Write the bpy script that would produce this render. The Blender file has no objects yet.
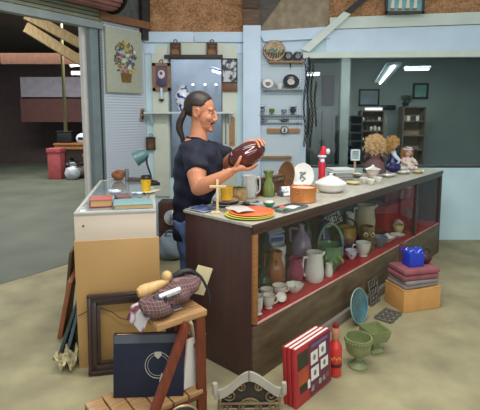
import bpy, bmesh, math, random
from math import sin, cos, pi, radians as R
from mathutils import Vector, Matrix, Euler
random.seed(7)
scn = bpy.context.scene
COL = scn.collection

# ------------------------------------------------------------------ camera
CAM_H, FOC, PCX, PCY = 1.5, 430.0, 240.0, 166.0
TH = math.atan(49/430.0)
cam = bpy.data.cameras.new('camera'); camo = bpy.data.objects.new('camera', cam); COL.objects.link(camo)
camo.location = (0, 0, CAM_H); camo.rotation_euler = (pi/2-TH, 0, 0)
cam.sensor_fit = 'HORIZONTAL'; cam.sensor_width = 36; cam.lens = 36*FOC/480
cam.shift_y = -(205-PCY)/480; cam.clip_start = .05; cam.clip_end = 100
scn.camera = camo

def ray(px, py):
    u = (px-PCX)/FOC; v = (PCY-py)/FOC
    return Vector((u, v*sin(TH)+cos(TH), v*cos(TH)-sin(TH)))
def W(px, py, Y):
    r = ray(px, py); t = Y/r.y
    return Vector((r.x*t, Y, CAM_H+r.z*t))
def G(px, py, z):
    r = ray(px, py); t = (z-CAM_H)/r.z
    return Vector((r.x*t, r.y*t, z))
def PL(px, py, p0, n):
    r = ray(px, py); o = Vector((0, 0, CAM_H))
    return o+r*((p0-o).dot(n)/r.dot(n))

YW = 5.15   # distance of the back wall
# ------------------------------------------------------------------ materials
def lin(c):
    o = []
    for v in c[:3]:
        v = v/255.0
        o.append(v/12.92 if v <= .04045 else ((v+.055)/1.055)**2.4)
    return (*o, 1)
MATS = {}
def M(name, rgb, rough=.6, metal=0, var=.12, scale=8, bump=0, bscale=None, trans=0, coat=0, stretch=None, emit=0, rgb2=None, alpha=1, contrast=None):
    if name in MATS: return MATS[name]
    m = bpy.data.materials.new(name); MATS[name] = m; m.use_nodes = True
    nt = m.node_tree; b = nt.nodes['Principled BSDF']; N = nt.nodes.new; L = nt.links.new
    b.inputs['Roughness'].default_value = rough; b.inputs['Metallic'].default_value = metal
    b.inputs['Transmission Weight'].default_value = trans; b.inputs['Coat Weight'].default_value = coat
    b.inputs['Alpha'].default_value = alpha
    c1 = lin(rgb)
    tc = N('ShaderNodeTexCoord'); mp = N('ShaderNodeMapping'); L(tc.outputs['Object'], mp.inputs['Vector'])
    if stretch: mp.inputs['Scale'].default_value = stretch
    nz = N('ShaderNodeTexNoise'); nz.inputs['Scale'].default_value = scale; nz.inputs['Detail'].default_value = 5
    L(mp.outputs['Vector'], nz.inputs['Vector'])
    rp = N('ShaderNodeValToRGB')
    e = rp.color_ramp.elements
    lo, hi = contrast or (.3, .7)
    e[0].position = lo; e[1].position = hi
    if rgb2: e[0].color = lin(rgb2); e[1].color = c1
    else:
        e[0].color = tuple(v*(1-var) for v in c1[:3])+(1,); e[1].color = tuple(min(1, v*(1+var)) for v in c1[:3])+(1,)
    L(nz.outputs['Fac'], rp.inputs['Fac']); L(rp.outputs['Color'], b.inputs['Base Color'])
    if bump:
        bp = N('ShaderNodeBump'); bp.inputs['Strength'].default_value = bump; bp.inputs['Distance'].default_value = .01
        if bscale:
            n2 = N('ShaderNodeTexNoise'); n2.inputs['Scale'].default_value = bscale; n2.inputs['Detail'].default_value = 4
            L(mp.outputs['Vector'], n2.inputs['Vector']); L(n2.outputs['Fac'], bp.inputs['Height'])
        else: L(nz.outputs['Fac'], bp.inputs['Height'])
        L(bp.outputs['Normal'], b.inputs['Normal'])
    if emit:
        b.inputs['Emission Color'].default_value = c1; b.inputs['Emission Strength'].default_value = emit
    return m

def pane_mat(name, tint, gloss=.12, rough=.02):
    m = bpy.data.materials.new(name); MATS[name] = m; m.use_nodes = True
    nt = m.node_tree; nt.nodes.clear(); N = nt.nodes.new; L = nt.links.new
    o = N('ShaderNodeOutputMaterial'); mx = N('ShaderNodeMixShader'); t = N('ShaderNodeBsdfTransparent'); g = N('ShaderNodeBsdfGlossy')
    t.inputs['Color'].default_value = lin(tint); g.inputs['Roughness'].default_value = rough
    fr = N('ShaderNodeFresnel'); fr.inputs['IOR'].default_value = 1.45
    mul = N('ShaderNodeMath'); mul.operation = 'MULTIPLY'; mul.inputs[1].default_value = gloss*10
    L(fr.outputs['Fac'], mul.inputs[0]); mul.use_clamp = True
    L(mul.outputs[0], mx.inputs['Fac']); L(t.outputs[0], mx.inputs[1]); L(g.outputs[0], mx.inputs[2]); L(mx.outputs[0], o.inputs['Surface'])
    return m

def glassy(name, rgb, mixf=.45, rough=.08):
    """coloured vessel glass: part see-through, part coloured gloss"""
    m = bpy.data.materials.new(name); MATS[name] = m; m.use_nodes = True
    nt = m.node_tree; b = nt.nodes['Principled BSDF']; N = nt.nodes.new; L = nt.links.new
    o = nt.nodes['Material Output']
    tc = N('ShaderNodeTexCoord'); nz = N('ShaderNodeTexNoise'); nz.inputs['Scale'].default_value = 14
    L(tc.outputs['Object'], nz.inputs['Vector'])
    rp = N('ShaderNodeValToRGB'); c = lin(rgb)
    rp.color_ramp.elements[0].color = tuple(v*.75 for v in c[:3])+(1,); rp.color_ramp.elements[1].color = tuple(min(1, v*1.2) for v in c[:3])+(1,)
    L(nz.outputs['Fac'], rp.inputs['Fac']); L(rp.outputs['Color'], b.inputs['Base Color'])
    b.inputs['Roughness'].default_value = rough; b.inputs['Coat Weight'].default_value = .5
    t = N('ShaderNodeBsdfTransparent'); t.inputs['Color'].default_value = tuple(min(1, v**.5*1.0) for v in c[:3])+(1,)
    mx = N('ShaderNodeMixShader'); mx.inputs['Fac'].default_value = mixf
    L(b.outputs[0], mx.inputs[1]); L(t.outputs[0], mx.inputs[2]); L(mx.outputs[0], o.inputs['Surface'])
    return m

def custom(name, rough=.6):
    m = bpy.data.materials.new(name); MATS[name] = m; m.use_nodes = True
    nt = m.node_tree; b = nt.nodes['Principled BSDF']; b.inputs['Roughness'].default_value = rough
    return m, nt, b, nt.nodes.new, nt.links.new

def peg_mat(name, rgb, axis, pitch=.0254*1.15):
    m, nt, b, N, L = custom(name, .55)
    tc = N('ShaderNodeTexCoord'); sp = N('ShaderNodeSeparateXYZ'); L(tc.outputs['Object'], sp.inputs[0])
    ds = []
    for a in (axis, 'Z'):
        d = N('ShaderNodeMath'); d.operation = 'DIVIDE'; d.inputs[1].default_value = pitch; L(sp.outputs[a], d.inputs[0])
        f = N('ShaderNodeMath'); f.operation = 'FRACT'; L(d.outputs[0], f.inputs[0])
        s = N('ShaderNodeMath'); s.operation = 'SUBTRACT'; s.inputs[1].default_value = .5; L(f.outputs[0], s.inputs[0])
        p = N('ShaderNodeMath'); p.operation = 'POWER'; p.inputs[1].default_value = 2; L(s.outputs[0], p.inputs[0]); ds.append(p)
    ad = N('ShaderNodeMath'); L(ds[0].outputs[0], ad.inputs[0]); L(ds[1].outputs[0], ad.inputs[1])
    lt = N('ShaderNodeMath'); lt.operation = 'LESS_THAN'; lt.inputs[1].default_value = .235**2; L(ad.outputs[0], lt.inputs[0])
    mx = N('ShaderNodeMix'); mx.data_type = 'RGBA'; mx.inputs['A'].default_value = lin(rgb); mx.inputs['B'].default_value = lin((88, 97, 106))
    L(lt.outputs[0], mx.inputs['Factor']); L(mx.outputs['Result'], b.inputs['Base Color'])
    return m

def osb_mat(name, c1, c2, c3):
    m, nt, b, N, L = custom(name, .75)
    tc = N('ShaderNodeTexCoord'); v = N('ShaderNodeTexVoronoi'); v.inputs['Scale'].default_value = 62; L(tc.outputs['Object'], v.inputs['Vector'])
    n = N('ShaderNodeTexNoise'); n.inputs['Scale'].default_value = 5; n.inputs['Detail'].default_value = 8; L(tc.outputs['Object'], n.inputs['Vector'])
    sp = N('ShaderNodeSeparateColor'); L(v.outputs['Color'], sp.inputs[0])
    ad = N('ShaderNodeMath'); ad.inputs[1].default_value = 0; L(sp.outputs[0], ad.inputs[0])
    ml = N('ShaderNodeMath'); ml.operation = 'MULTIPLY_ADD'; ml.inputs[1].default_value = .45; L(ad.outputs[0], ml.inputs[0])
    sb = N('ShaderNodeMath'); sb.operation = 'SUBTRACT'; sb.inputs[1].default_value = .2; L(n.outputs['Fac'], sb.inputs[0]); L(sb.outputs[0], ml.inputs[2])
    rp = N('ShaderNodeValToRGB'); e = rp.color_ramp.elements; e[0].position = .3; e[0].color = lin(c1); e[1].position = .85; e[1].color = lin(c3)
    k = e.new(.52); k.color = lin(c2); L(ml.outputs[0], rp.inputs['Fac']); L(rp.outputs['Color'], b.inputs['Base Color'])
    return m

def wood(name, rgb, dark=.6, stretch=(3, 3, 30), rough=.55, var=None):
    c = tuple(v*dark for v in rgb)
    return M(name, rgb, rough, rgb2=c, scale=3, stretch=stretch, contrast=(.25, .75), bump=.05)

# ------------------------------------------------------------------ mesh builder
def rot(rx=0, ry=0, rz=0): return Euler((R(rx), R(ry), R(rz)), 'XYZ').to_matrix().to_4x4()
def TR(x, y, z): return Matrix.Translation((x, y, z))
class MB:
    def __init__(s): s.bm = bmesh.new()
    def _x(s, vs, m):
        if m is not None: bmesh.ops.transform(s.bm, matrix=m, verts=vs)
        return vs
    def box(s, c, d, m=None, bev=0, r=None):
        t = bmesh.new(); bmesh.ops.create_cube(t, size=1)
        for v in t.verts: v.co = Vector((v.co.x*d[0], v.co.y*d[1], v.co.z*d[2]))
        if bev: bmesh.ops.bevel(t, geom=list(t.edges), offset=min(bev, min(d)*.45), segments=2, affect='EDGES', profile=.6)
        mm = TR(*c) @ (rot(*r) if r else Matrix.Identity(4))
        if m is not None: mm = m @ mm
        return s._merge(t, mm)
    def _merge(s, t, mm=None):
        if mm is not None: bmesh.ops.transform(t, matrix=mm, verts=t.verts)
        mp = {v: s.bm.verts.new(v.co) for v in t.verts}
        for f in t.faces:
            try: s.bm.faces.new([mp[v] for v in f.verts])
            except ValueError: pass
        t.free(); return list(mp.values())
    def lathe(s, prof, n=24, m=None, lobes=0, lamp=0, sx=1, sy=1):
        t = bmesh.new(); rings = []
        for r, z in prof:
            if r < 1e-6: rings.append([t.verts.new((0, 0, z))]); continue
            ring = []
            for i in range(n):
                a = 2*pi*i/n; k = 1+lamp*cos(lobes*a) if lobes else 1
                ring.append(t.verts.new((r*k*cos(a)*sx, r*k*sin(a)*sy, z)))
            rings.append(ring)
        for a, b in zip(rings, rings[1:]):
            if len(a) == 1 and len(b) == 1: continue
            for i in range(n):
                j = (i+1) % n
                if len(a) == 1: f = (a[0], b[j], b[i])
                elif len(b) == 1: f = (a[i], a[j], b[0])
                else: f = (a[i], a[j], b[j], b[i])
                try: t.faces.new(f)
                except ValueError: pass
        for k in (0, -1):
            if len(rings[k]) > 1 and rings[0] is not rings[-1]:
                try: t.faces.new(rings[k])
                except ValueError: pass
        return s._merge(t, m)
    def vessel(s, prof, th=.004, n=24, m=None, **k):
        p = [(0, prof[0][1])]+list(prof)
        inner = [(max(r-th, .002), z if i else z+th) for i, (r, z) in enumerate(prof)]
        inner[0] = (max(prof[0][0]-th, .002), prof[0][1]+th)
        p += inner[::-1]+[(0, prof[0][1]+th)]
        return s.lathe(p, n, m, **k)
    def tube(s, pts, rad, n=8, m=None, flat=1, closed=False):
        pts = [Vector(p) for p in pts]; t = bmesh.new()
        if not hasattr(rad, '__len__'): rad = [rad]*len(pts)
        rings = []; up = Vector((0, 0, 1)); prev = None
        for i, p in enumerate(pts):
            if closed: d = pts[(i+1) % len(pts)]-pts[i-1]
            else: d = pts[min(i+1, len(pts)-1)]-pts[max(i-1, 0)]
            d.normalize()
            if prev is None:
                a = d.cross(up)
                if a.length < .15: a = d.cross(Vector((0, 1, 0)))
            else:
                a = prev-d*prev.dot(d)
            a.normalize(); b = d.cross(a); prev = a
            rings.append([t.verts.new(p+(a*cos(2*pi*k/n)+b*flat*sin(2*pi*k/n))*rad[i]) for k in range(n)])
        prs = list(zip(rings, rings[1:]))+([(rings[-1], rings[0])] if closed else [])
        for A, B in prs:
            for k in range(n):
                j = (k+1) % n
                t.faces.new((A[k], A[j], B[j], B[k]))
        if not closed:
            for rg, p, sg in ((rings[0], pts[0], -1), (rings[-1], pts[-1], 1)):
                i = 0 if sg < 0 else -1
                c = t.verts.new(p+((pts[0]-pts[1]) if sg < 0 else (pts[-1]-pts[-2])).normalized()*rad[i]*.5)
                for k in range(n): t.faces.new((rg[k], rg[(k+1) % n], c))
        return s._merge(t, m)
    def ell(s, c, r, m=None, rr=None, seg=20, rings=12):
        t = bmesh.new(); bmesh.ops.create_uvsphere(t, u_segments=seg, v_segments=rings, radius=1)
        for v in t.verts: v.co = Vector((v.co.x*r[0], v.co.y*r[1], v.co.z*r[2]))
        mm = TR(*c) @ (rot(*rr) if rr else Matrix.Identity(4))
        if m is not None: mm = m @ mm
        return s._merge(t, mm)
    def prism(s, poly, d, m=None, axis='z'):
        """polygon in xy extruded d along +z (axis='y': polygon in xz, extruded along +y)"""
        t = bmesh.new()
        f = (lambda x, y, z: (x, y, z)) if axis == 'z' else (lambda x, y, z: (x, z, y))
        a = [t.verts.new(f(x, y, 0)) for x, y in poly]; b = [t.verts.new(f(x, y, d)) for x, y in poly]
        t.faces.new(a); t.faces.new(b); k = len(poly)
        for i in range(k): t.faces.new((a[i], a[(i+1) % k], b[(i+1) % k], b[i]))
        return s._merge(t, m)
    def torus(s, c, Rr, r, m=None, n=24, k=8, rr=None, sx=1, sy=1):
        mm = TR(*c) @ (rot(*rr) if rr else Matrix.Identity(4))
        if m is not None: mm = m @ mm
        return s.tube([(Rr*sx*cos(2*pi*i/n), Rr*sy*sin(2*pi*i/n), 0) for i in range(n)], r, k, mm, closed=True)
    def quad(s, pts, th, m=None):
        """slab: 4+ world points extruded by vector th"""
        t = bmesh.new(); th = Vector(th)
        a = [t.verts.new(Vector(p)) for p in pts]; b = [t.verts.new(Vector(p)+th) for p in pts]
        t.faces.new(a); t.faces.new(b); k = len(pts)
        for i in range(k): t.faces.new((a[i], a[(i+1) % k], b[(i+1) % k], b[i]))
        return s._merge(t, m)
    def sheet(s, fn, nu, nv, th=.002, m=None):
        """thick sheet from fn(u,v)->xyz, u,v in 0..1"""
        t = bmesh.new()
        g = [[Vector(fn(i/nu, j/nv)) for j in range(nv+1)] for i in range(nu+1)]
        top = [[t.verts.new(p) for p in row] for row in g]; bot = [[t.verts.new(p-Vector((0, 0, th))) for p in row] for row in g]
        for i in range(nu):
            for j in range(nv):
                t.faces.new((top[i][j], top[i+1][j], top[i+1][j+1], top[i][j+1])); t.faces.new((bot[i][j], bot[i][j+1], bot[i+1][j+1], bot[i+1][j]))
        for i in range(nu):
            for j in (0, nv): t.faces.new((top[i][j], top[i+1][j], bot[i+1][j], bot[i][j]))
        for j in range(nv):
            for i in (0, nu): t.faces.new((top[i][j], top[i][j+1], bot[i][j+1], bot[i][j]))
        return s._merge(t, m)
    def build(s, name, mat, parent=None, loc=None, rz=0, smooth=True, world=False, ang=40):
        me = bpy.data.meshes.new(name)
        bmesh.ops.recalc_face_normals(s.bm, faces=s.bm.faces)
        if world:
            o0 = parent.location if parent is not None and world is True else (Vector(loc) if loc is not None else Vector((0, 0, 0)))
            if parent is not None:
                rt = parent.parent or parent; rt = rt.parent or rt
                mi = (TR(*rt.location) @ rt.rotation_euler.to_matrix().to_4x4()).inverted()
            else: mi = TR(*(-o0))
            bmesh.ops.transform(s.bm, matrix=mi, verts=s.bm.verts)
        s.bm.to_mesh(me); s.bm.free()
        if smooth:
            me.shade_smooth()
            try: me.set_sharp_from_angle(angle=R(ang))
            except Exception: pass
        o = bpy.data.objects.new(name, me); COL.objects.link(o)
        for m in (mat if isinstance(mat, (list, tuple)) else [mat]): me.materials.append(m)
        if parent is not None: o.parent = parent
        if loc is not None: o.location = loc
        if rz: o.rotation_euler = (0, 0, rz)
        return o
def thing(name, label, cat, loc=(0, 0, 0), rz=0, group=None):
    o = bpy.data.objects.new(name, None); COL.objects.link(o); o.empty_display_size = .05
    o.location = loc; o.rotation_euler = (0, 0, rz); o['label'] = label; o['category'] = cat
    if group: o['group'] = group
    return o
def tag(o, label, cat, group=None):
    o['label'] = label; o['category'] = cat
    if group: o['group'] = group
    return o
def struct(o): o['kind'] = 'structure'; return o
def bx(name, c, d, mat, parent=None, bev=0, r=None, world=False):
    """box mesh; origin at its centre when top-level"""
    mb = MB()
    if parent is None:
        mb.box((0, 0, 0), d, bev=bev, r=r); return mb.build(name, mat, None, loc=c)
    mb.box(c, d, bev=bev, r=r); return mb.build(name, mat, parent, world=world)
def remesh(mb, voxel, it=4):
    me = bpy.data.meshes.new('t'); bmesh.ops.recalc_face_normals(mb.bm, faces=mb.bm.faces); mb.bm.to_mesh(me); mb.bm.free()
    o = bpy.data.objects.new('t', me); COL.objects.link(o)
    a = o.modifiers.new('r', 'REMESH'); a.mode = 'VOXEL'; a.voxel_size = voxel
    b = o.modifiers.new('s', 'SMOOTH'); b.iterations = it; b.factor = .5
    dg = bpy.context.evaluated_depsgraph_get()
    m2 = bpy.data.meshes.new_from_object(o.evaluated_get(dg))
    bpy.data.objects.remove(o); bpy.data.meshes.remove(me)
    out = MB(); out.bm.from_mesh(m2); bpy.data.meshes.remove(m2)
    return out
def clone(o, **k):
    c = o.copy(); COL.objects.link(c)
    for ch in o.children:
        d = ch.copy(); COL.objects.link(d); d.parent = c
        for g in ch.children:
            e = g.copy(); COL.objects.link(e); e.parent = d
    for a, v in k.items():
        if a in ('label', 'group', 'category'): c[a] = v
        elif a == 'rz': c.rotation_euler = (0, 0, v)
        else: setattr(c, a, v)
    return c
# ------------------------------------------------------------------ palette
WHITE_W = M('white_wall_paint', (200, 226, 232), .6, var=.05, scale=3)
WHITE_B = M('white_board_paint', (210, 228, 244), .5, var=.05, scale=4)
CREAM_B = M('cream_board_paint', (214, 218, 200), .55, var=.06, scale=4)
SAGE_B = M('sage_white_paint', (216, 226, 214), .55, var=.06, scale=4)
PEG_B = peg_mat('white_pegboard', (214, 230, 238), 'X')
OSB = osb_mat('brown_strand_board', (140, 98, 62), (176, 126, 84), (204, 156, 112))
BURLAP = M('grey_brown_board', (176, 158, 130), .9, rgb2=(144, 128, 106), scale=12, bump=.3)
GREYFAB = M('grey_insulation', (112, 110, 104), .9, rgb2=(78, 78, 76), scale=14, bump=.4)
OLDWOOD = wood('old_brown_wood', (128, 92, 62), .55, (2, 20, 20))
GREYWOOD = wood('grey_weathered_wood', (104, 94, 84), .6, (3, 3, 20))
DARKWOOD = wood('dark_stud_wood', (62, 54, 48), .6)
JAMB = M('grey_green_metal', (122, 136, 138), .5, var=.12, scale=6)
FLOOR = M('worn_concrete', (172, 162, 124), .75, rgb2=(132, 124, 94), scale=3.4, bump=.08, bscale=40, contrast=(.3, .75))
FLOOR2 = M('dimmed_grey_concrete', (98, 105, 88), .7, rgb2=(78, 84, 72), scale=1.6, contrast=(.3, .75))  # greyer floor, its darker tone carrying the back shop's dimmer light
PALEBLUE = M('pale_blue_wall', (196, 200, 204), .6, var=.2, scale=2)
SHADEWALL = M('grey_green_wall', (140, 152, 150), .8, var=.12, scale=1.5)
BLACK = M('black_plastic', (24, 24, 27), .45)
BLACKM = M('black_iron', (40, 38, 36), .5, metal=.6)

# ------------------------------------------------------------------ shell
def bX(px): return W(px, 100, YW).x
def bZ(py): return W(240, py, YW).z
mb = MB(); mb.box((1, 1.24, -.05), (12, 7.98, .1)); fl = struct(mb.build('floor', FLOOR, None, smooth=False))
# back-shop floor is its own slab beyond the roll-up door line
mb = MB()
Cn = Vector((W(145, 32, YW).x, YW, 0)); dL = Vector((-.597, -.802, 0)); nL = Vector((.802, -.597, 0)); aL = math.atan2(dL.y, dL.x)
e1 = Cn+dL*.3; e2 = Cn+dL*9
mb.quad([(e1.x, e1.y, .003), (e2.x, e2.y, .003), (-14, e2.y, .003), (-14, 15, .003), (e1.x, 15, .003)], (0, 0, -.02))
struct(mb.build('floor', FLOOR2, None, smooth=False))
mb = MB(); mb.box((3.3, 8.23, -.045), (8.4, 6.0, .1)); struct(mb.build('floor', FLOOR2, None, smooth=False))

def wallbox(mb, x0, x1, z0, z1, y0=YW, y1=(YW+0.100)): mb.box(((x0+x1)/2, (y0+y1)/2, (z0+z1)/2), (x1-x0, y1-y0, z1-z0))
XE = 4.1
wl, wr = bX(169), bX(223); gl = bX(304)
mb = MB()
wallbox(mb, Cn.x-.05, wl, 0, 2.44); wallbox(mb, wr, gl, 0, 2.44); wallbox(mb, wl, wr, 0, bZ(178)); wallbox(mb, wl, wr, bZ(57), 2.44)
wallbox(mb, gl, XE, 0, bZ(168)); wallbox(mb, gl, XE, bZ(54), 2.44); wallbox(mb, XE-.05, XE, 0, 3.3)
struct(mb.build('wall_back', WHITE_W, None, smooth=False))
def trimbox(n, x0, x1, y0, y1, off, th, mat, bev=.004):
    return struct(bx('trim_%d' % n, ((x0+x1)/2, YW-off-th/2, (y0+y1)/2), (x1-x0, th, abs(y1-y0)), mat, bev=bev))
def tpx(n, x0, y0, x1, y1, off, th, mat, bev=.004): return trimbox(n, bX(x0), bX(x1), bZ(y1), bZ(y0), off, th, mat, bev)
TN = [0]
def tp(*a, **k): TN[0] += 1; return tpx(TN[0], *a, **k)
tp(137, -45, 243.5, 32.2, -.05, .04, OSB)                       # strand board over the left bay
tp(259, -45, 327, 31, -.05, .04, BURLAP)
tp(327, -45, 560, 40, -.06, .04, OSB)
tp(146, 32.2, 194.5, 42.8, .0, .035, WHITE_B); tp(195.3, 32.4, 243, 42.6, .0, .035, WHITE_B)
tp(146, 44, 157, 54, .0, .03, WHITE_B); tp(205, 43.5, 243, 54, .0, .012, WHITE_B)
tp(153, 46, 168.5, 196, .0, .028, CREAM_B); tp(222.5, 45, 237, 196, .0, .026, CREAM_B)
tp(170, 43, 223, 56.5, .0, .02, CREAM_B)
tp(166, 55.5, 223, 59, .02, .05, M('dark_valance', (58, 50, 46), .6))
tp(243, 27, 260, 225, .0, .10, WHITE_B)                         # the post
tp(243, 10.5, 259, 27, .0, .095, OLDWOOD); tp(243, -45, 258, 10, .0, .09, wood('dark_oak', (96, 66, 44), .6))
tp(257.5, 62.5, 303.2, 215, .0, .012, PEG_B, bev=0)
tp(260, 43, 303, 62, .0, .008, WHITE_B)
tp(303, 57, 306, 168, -.02, .06, WHITE_B)
def slabpx(pts, Y, th, mat):
    TN[0] += 1
    mb = MB(); ps = [W(x, y, Y) for x, y in pts]; c = sum(ps, Vector())/len(ps)
    mb.quad([p-c for p in ps], (0, th, 0)); return struct(mb.build('trim_%d' % TN[0], mat, None, loc=c, smooth=False))
slabpx([(258, 31), (330, 26.5), (330, 38), (264, 41.5)], (YW-0.045), .04, WHITE_B)
slabpx([(330, 17.6), (500, 11), (500, 23), (330, 29)], (YW-0.035), .035, SAGE_B)
slabpx([(326, 30), (500, 24), (500, 50), (326, 52)], (YW-0.015), .015, WHITE_B)
slabpx([(303, 52.5), (500, 49), (500, 56.5), (303, 58)], (YW-0.070), .07, SAGE_B)
slabpx([(301, 49), (344, 11.5), (351, 14), (309, 52)], (YW-0.100), .028, SAGE_B)
slabpx([(344, 11.5), (372, -12), (381, -12), (351, 14)], (YW-0.100), .028, DARKWOOD)
slabpx([(260, 28), (283, -3), (283, -30), (258, -30), (258, 28)], (YW-0.010), .03, GREYWOOD)

# left wall: pegboard bay between corner and roll-up door
def ls(px, py=100): return (PL(px, py, Cn, nL)-Cn).dot(dL)
def lso(px, off): return (PL(px, 100, Cn+nL*off, nL)-Cn).dot(dL)
def lz(px, py): return PL(px, py, Cn, nL).z
def lbox(name, s0, s1, z0, z1, y0, y1, mat, bev=0):
    mb = MB(); mb.box(((s0+s1)/2, (y0+y1)/2, (z0+z1)/2), (s1-s0, y1-y0, z1-z0), bev=bev)
    return struct(mb.build(name, mat, None, loc=Cn, rz=aL, smooth=False))
PEG_L = peg_mat('white_pegboard_side', (214, 222, 232), 'X', .0254*1.2)
sj = ls(103.5)
def tl(*a, **k): TN[0] += 1; return lbox('trim_%d' % TN[0], *a, **k)
struct(lbox('wall_left', 0, sj, 0, lz(125, 24), -.05, 0, PEG_L))
s_end = 1.9
lbox('wall_left', s_end, s_end+4, 0, 3.3, -.1, 0, WHITE_W)
tl(-.02, sj+.05, lz(125, 22.5)-.035, lz(125, 22.5)+.045, 0, .07, wood('raw_header_wood', (158, 106, 68), .7, (20, 2, 20)), bev=.004)
lbox('wall_left', 0, s_end, lz(125, 24), 3.3, -.06, -.01, GREYFAB)
tl(-.03, .085, 2.38, 3.2, 0, .06, DARKWOOD)
# jamb rail, white stud inside, header rail of the roll-up door
tl(sj, lso(92.5, .012), 0, lz(98, 24), -.06, .012, JAMB, bev=.006)
tl(sj+.035, sj+.05, 0, lz(98, 26), .012, .02, DARKWOOD)
s0, s1 = lso(92.8, -.10), lso(84.5, -.10)
tl(s0, s1, 0, lz(90, 24), -.16, -.10, M('chalky_white_stud', (226, 222, 214), .7, var=.06), bev=.004)
zh = lz(97, 30)
mb = MB(); mb.box(((sj+s_end)/2, 0, zh+.045), (s_end-sj, .09, .075), bev=.004)
d1 = struct(mb.build('door_1', M('pale_metal_rail', (150, 160, 158), .45, var=.1), None, loc=Cn, rz=aL, smooth=False))
mb = MB()
for k in range(3): mb.box(((sj+s_end)/2, .02, zh+.105+k*.04), (s_end-sj, .05, .033), bev=.006)
mb.build('door_curtain', M('olive_slat', (140, 142, 118), .5, var=.1), d1)
mb = MB(); n = 22
prof = []
dz, dy, rr_ = zh+.36, .20, .19
t = bmesh.new()
pts = []
for i in range(n*2):
    a = 2*pi*i/(n*2); r = rr_ if i % 2 else rr_-.014
    pts.append((dy+r*cos(a), dz+r*sin(a)))
va = [t.verts.new((sj-.02, y, z)) for y, z in pts]; vb = [t.verts.new((s_end+.6, y, z)) for y, z in pts]
t.faces.new(va); t.faces.new(vb)
for i in range(len(pts)): t.faces.new((va[i], va[(i+1) % len(pts)], vb[(i+1) % len(pts)], vb[i]))
mb._merge(t)
mb.build('rolled_slats', M('rust_red_slat', (138, 92, 84), .5, var=.2, scale=6), d1, smooth=False)
mb = MB(); mb.lathe([(0, 0), (.215, 0), (.215, .02), (0, .02)], 28, TR(sj-.045, dy, dz) @ rot(0, 90, 0))
mb.build('end_plate', BLACKM, d1)

# rooms behind the glass
cy = M('dark_ceiling', (66, 62, 58), .9)
def sb(name, x0, x1, y0, y1, z0, z1, mat):
    return struct(bx(name, ((x0+x1)/2, (y0+y1)/2, (z0+z1)/2), (x1-x0, y1-y0, z1-z0), mat))
sb('wall_partition', .30, .36, (YW+0.120), 11, 0, 3.2, SHADEWALL)
sb('wall_behind_glass', .36, 7, 10.9, 11, 0, 3.2, SHADEWALL)
sb('wall_behind_glass_right', 7, 7.1, (YW+0.100), 11, 0, 3.2, SHADEWALL)
sb('ceiling', -1.18, 7.1, (YW+0.140), 11, 3.2, 3.28, cy)
sb('wall_behind_window', -1.18, .30, 6.7, 6.76, 0, 3.2, PALEBLUE)
sb('wall_shop_side', -1.25, -1.18, (YW+0.140), 14, 0, 3.5, SHADEWALL)
sb('wall_shop_back', -14, -1.18, 14, 14.1, 0, 3.5, M('dark_far_wall', (74, 62, 60), .9))
sb('ceiling', -14, -1.25, 5.2, 14, 3.5, 3.6, cy)
sb('wall_far_right', 4.1, 4.2, -2, (YW+0.100), 0, 3.3, WHITE_W)

# small window and the big display window
GL = pane_mat('window_glass', (222, 232, 240), .12)
GLD = pane_mat('display_window_glass', (204, 212, 212), .05)
def frame_window(name, x0, x1, z0, z1, fw, mat, gmat, y=(YW+0.050)):
    mb = MB()
    for (a, b, c, d) in ((x0, x0+fw, z0, z1), (x1-fw, x1, z0, z1), (x0, x1, z0, z0+fw), (x0, x1, z1-fw, z1)):
        mb.box(((a+b)/2, y, (c+d)/2), (b-a, .05, d-c), bev=.003)
    w = struct(mb.build(name, mat, None, smooth=False))
    mb = MB(); mb.box(((x0+x1)/2, y, (z0+z1)/2), (x1-x0-fw, .006, z1-z0-fw)); mb.build('glass_pane', gmat, w, smooth=False)
    return w
frame_window('window_1', wl, wr, bZ(178), bZ(57), .02, M('grey_window_frame', (120, 122, 120), .5), GL)
frame_window('window_2', gl, XE-.05, bZ(168), bZ(54), .03, M('dark_window_frame', (60, 60, 58), .5), GLD)

# things seen through the big window
def fluo(name, a, b, label, cat='light', w=.09, st=6, group=None):
    a, b = Vector(a), Vector(b); c = (a+b)/2; t = thing(name, label, cat, c, group=group)
    d = (b-a).normalized(); mb = MB(); L_ = (b-a).length
    m = d.to_track_quat('X', 'Z').to_matrix().to_4x4()
    mb.box((0, 0, .03), (L_, w, .03), m=m, bev=.004); mb.build('housing', WHITE_B, t)
    mb = MB(); mb.tube([m @ Vector((-L_/2+.02, 0, 0)), m @ Vector((L_/2-.02, 0, 0))], .022, 8)
    mb.build('tube', M('lit_tube_%s' % st, (255, 250, 240), .5, emit=st, var=0), t); return t
z = 2.35
fluo('ceiling_light', G(380, 83.5, 2.18), G(394, 66, 2.18), 'fluorescent strip light seen slanting through the big dark window', w=.2, st=9)
fluo('ceiling_light', G(404, 69.5, z), G(430, 69, z), 'level fluorescent strip light at upper right behind the big window', w=.16, st=7)
fluo('ceiling_light', G(305, 75, z), G(320, 74.5, z), 'fluorescent strip light behind the hanging black chains at the window left', w=.14, st=6)
def picture(name, x0, y0, x1, y1, Y, label, fcol, icol, fw=.04, th=.03, group=None):
    a, b = W(x0, y0, Y), W(x1, y1, Y); c = (a+b)/2; w, h = abs(b.x-a.x), abs(b.z-a.z)
    t = thing(name, label, 'picture', (c.x, Y, c.z), group=group); mb = MB()
    for q in (((-w/2+fw/2), 0, fw, h), ((w/2-fw/2), 0, fw, h), (0, h/2-fw/2, w, fw), (0, -h/2+fw/2, w, fw)):
        mb.box((q[0], 0, q[1]), (q[2], th, q[3]), bev=.004)
    mb.build('frame', fcol, t)
    mb = MB(); mb.box((0, .004, 0), (w-fw, .01, h-fw)); mb.build('picture_panel', icol, t)
    return t, w, h
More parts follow.
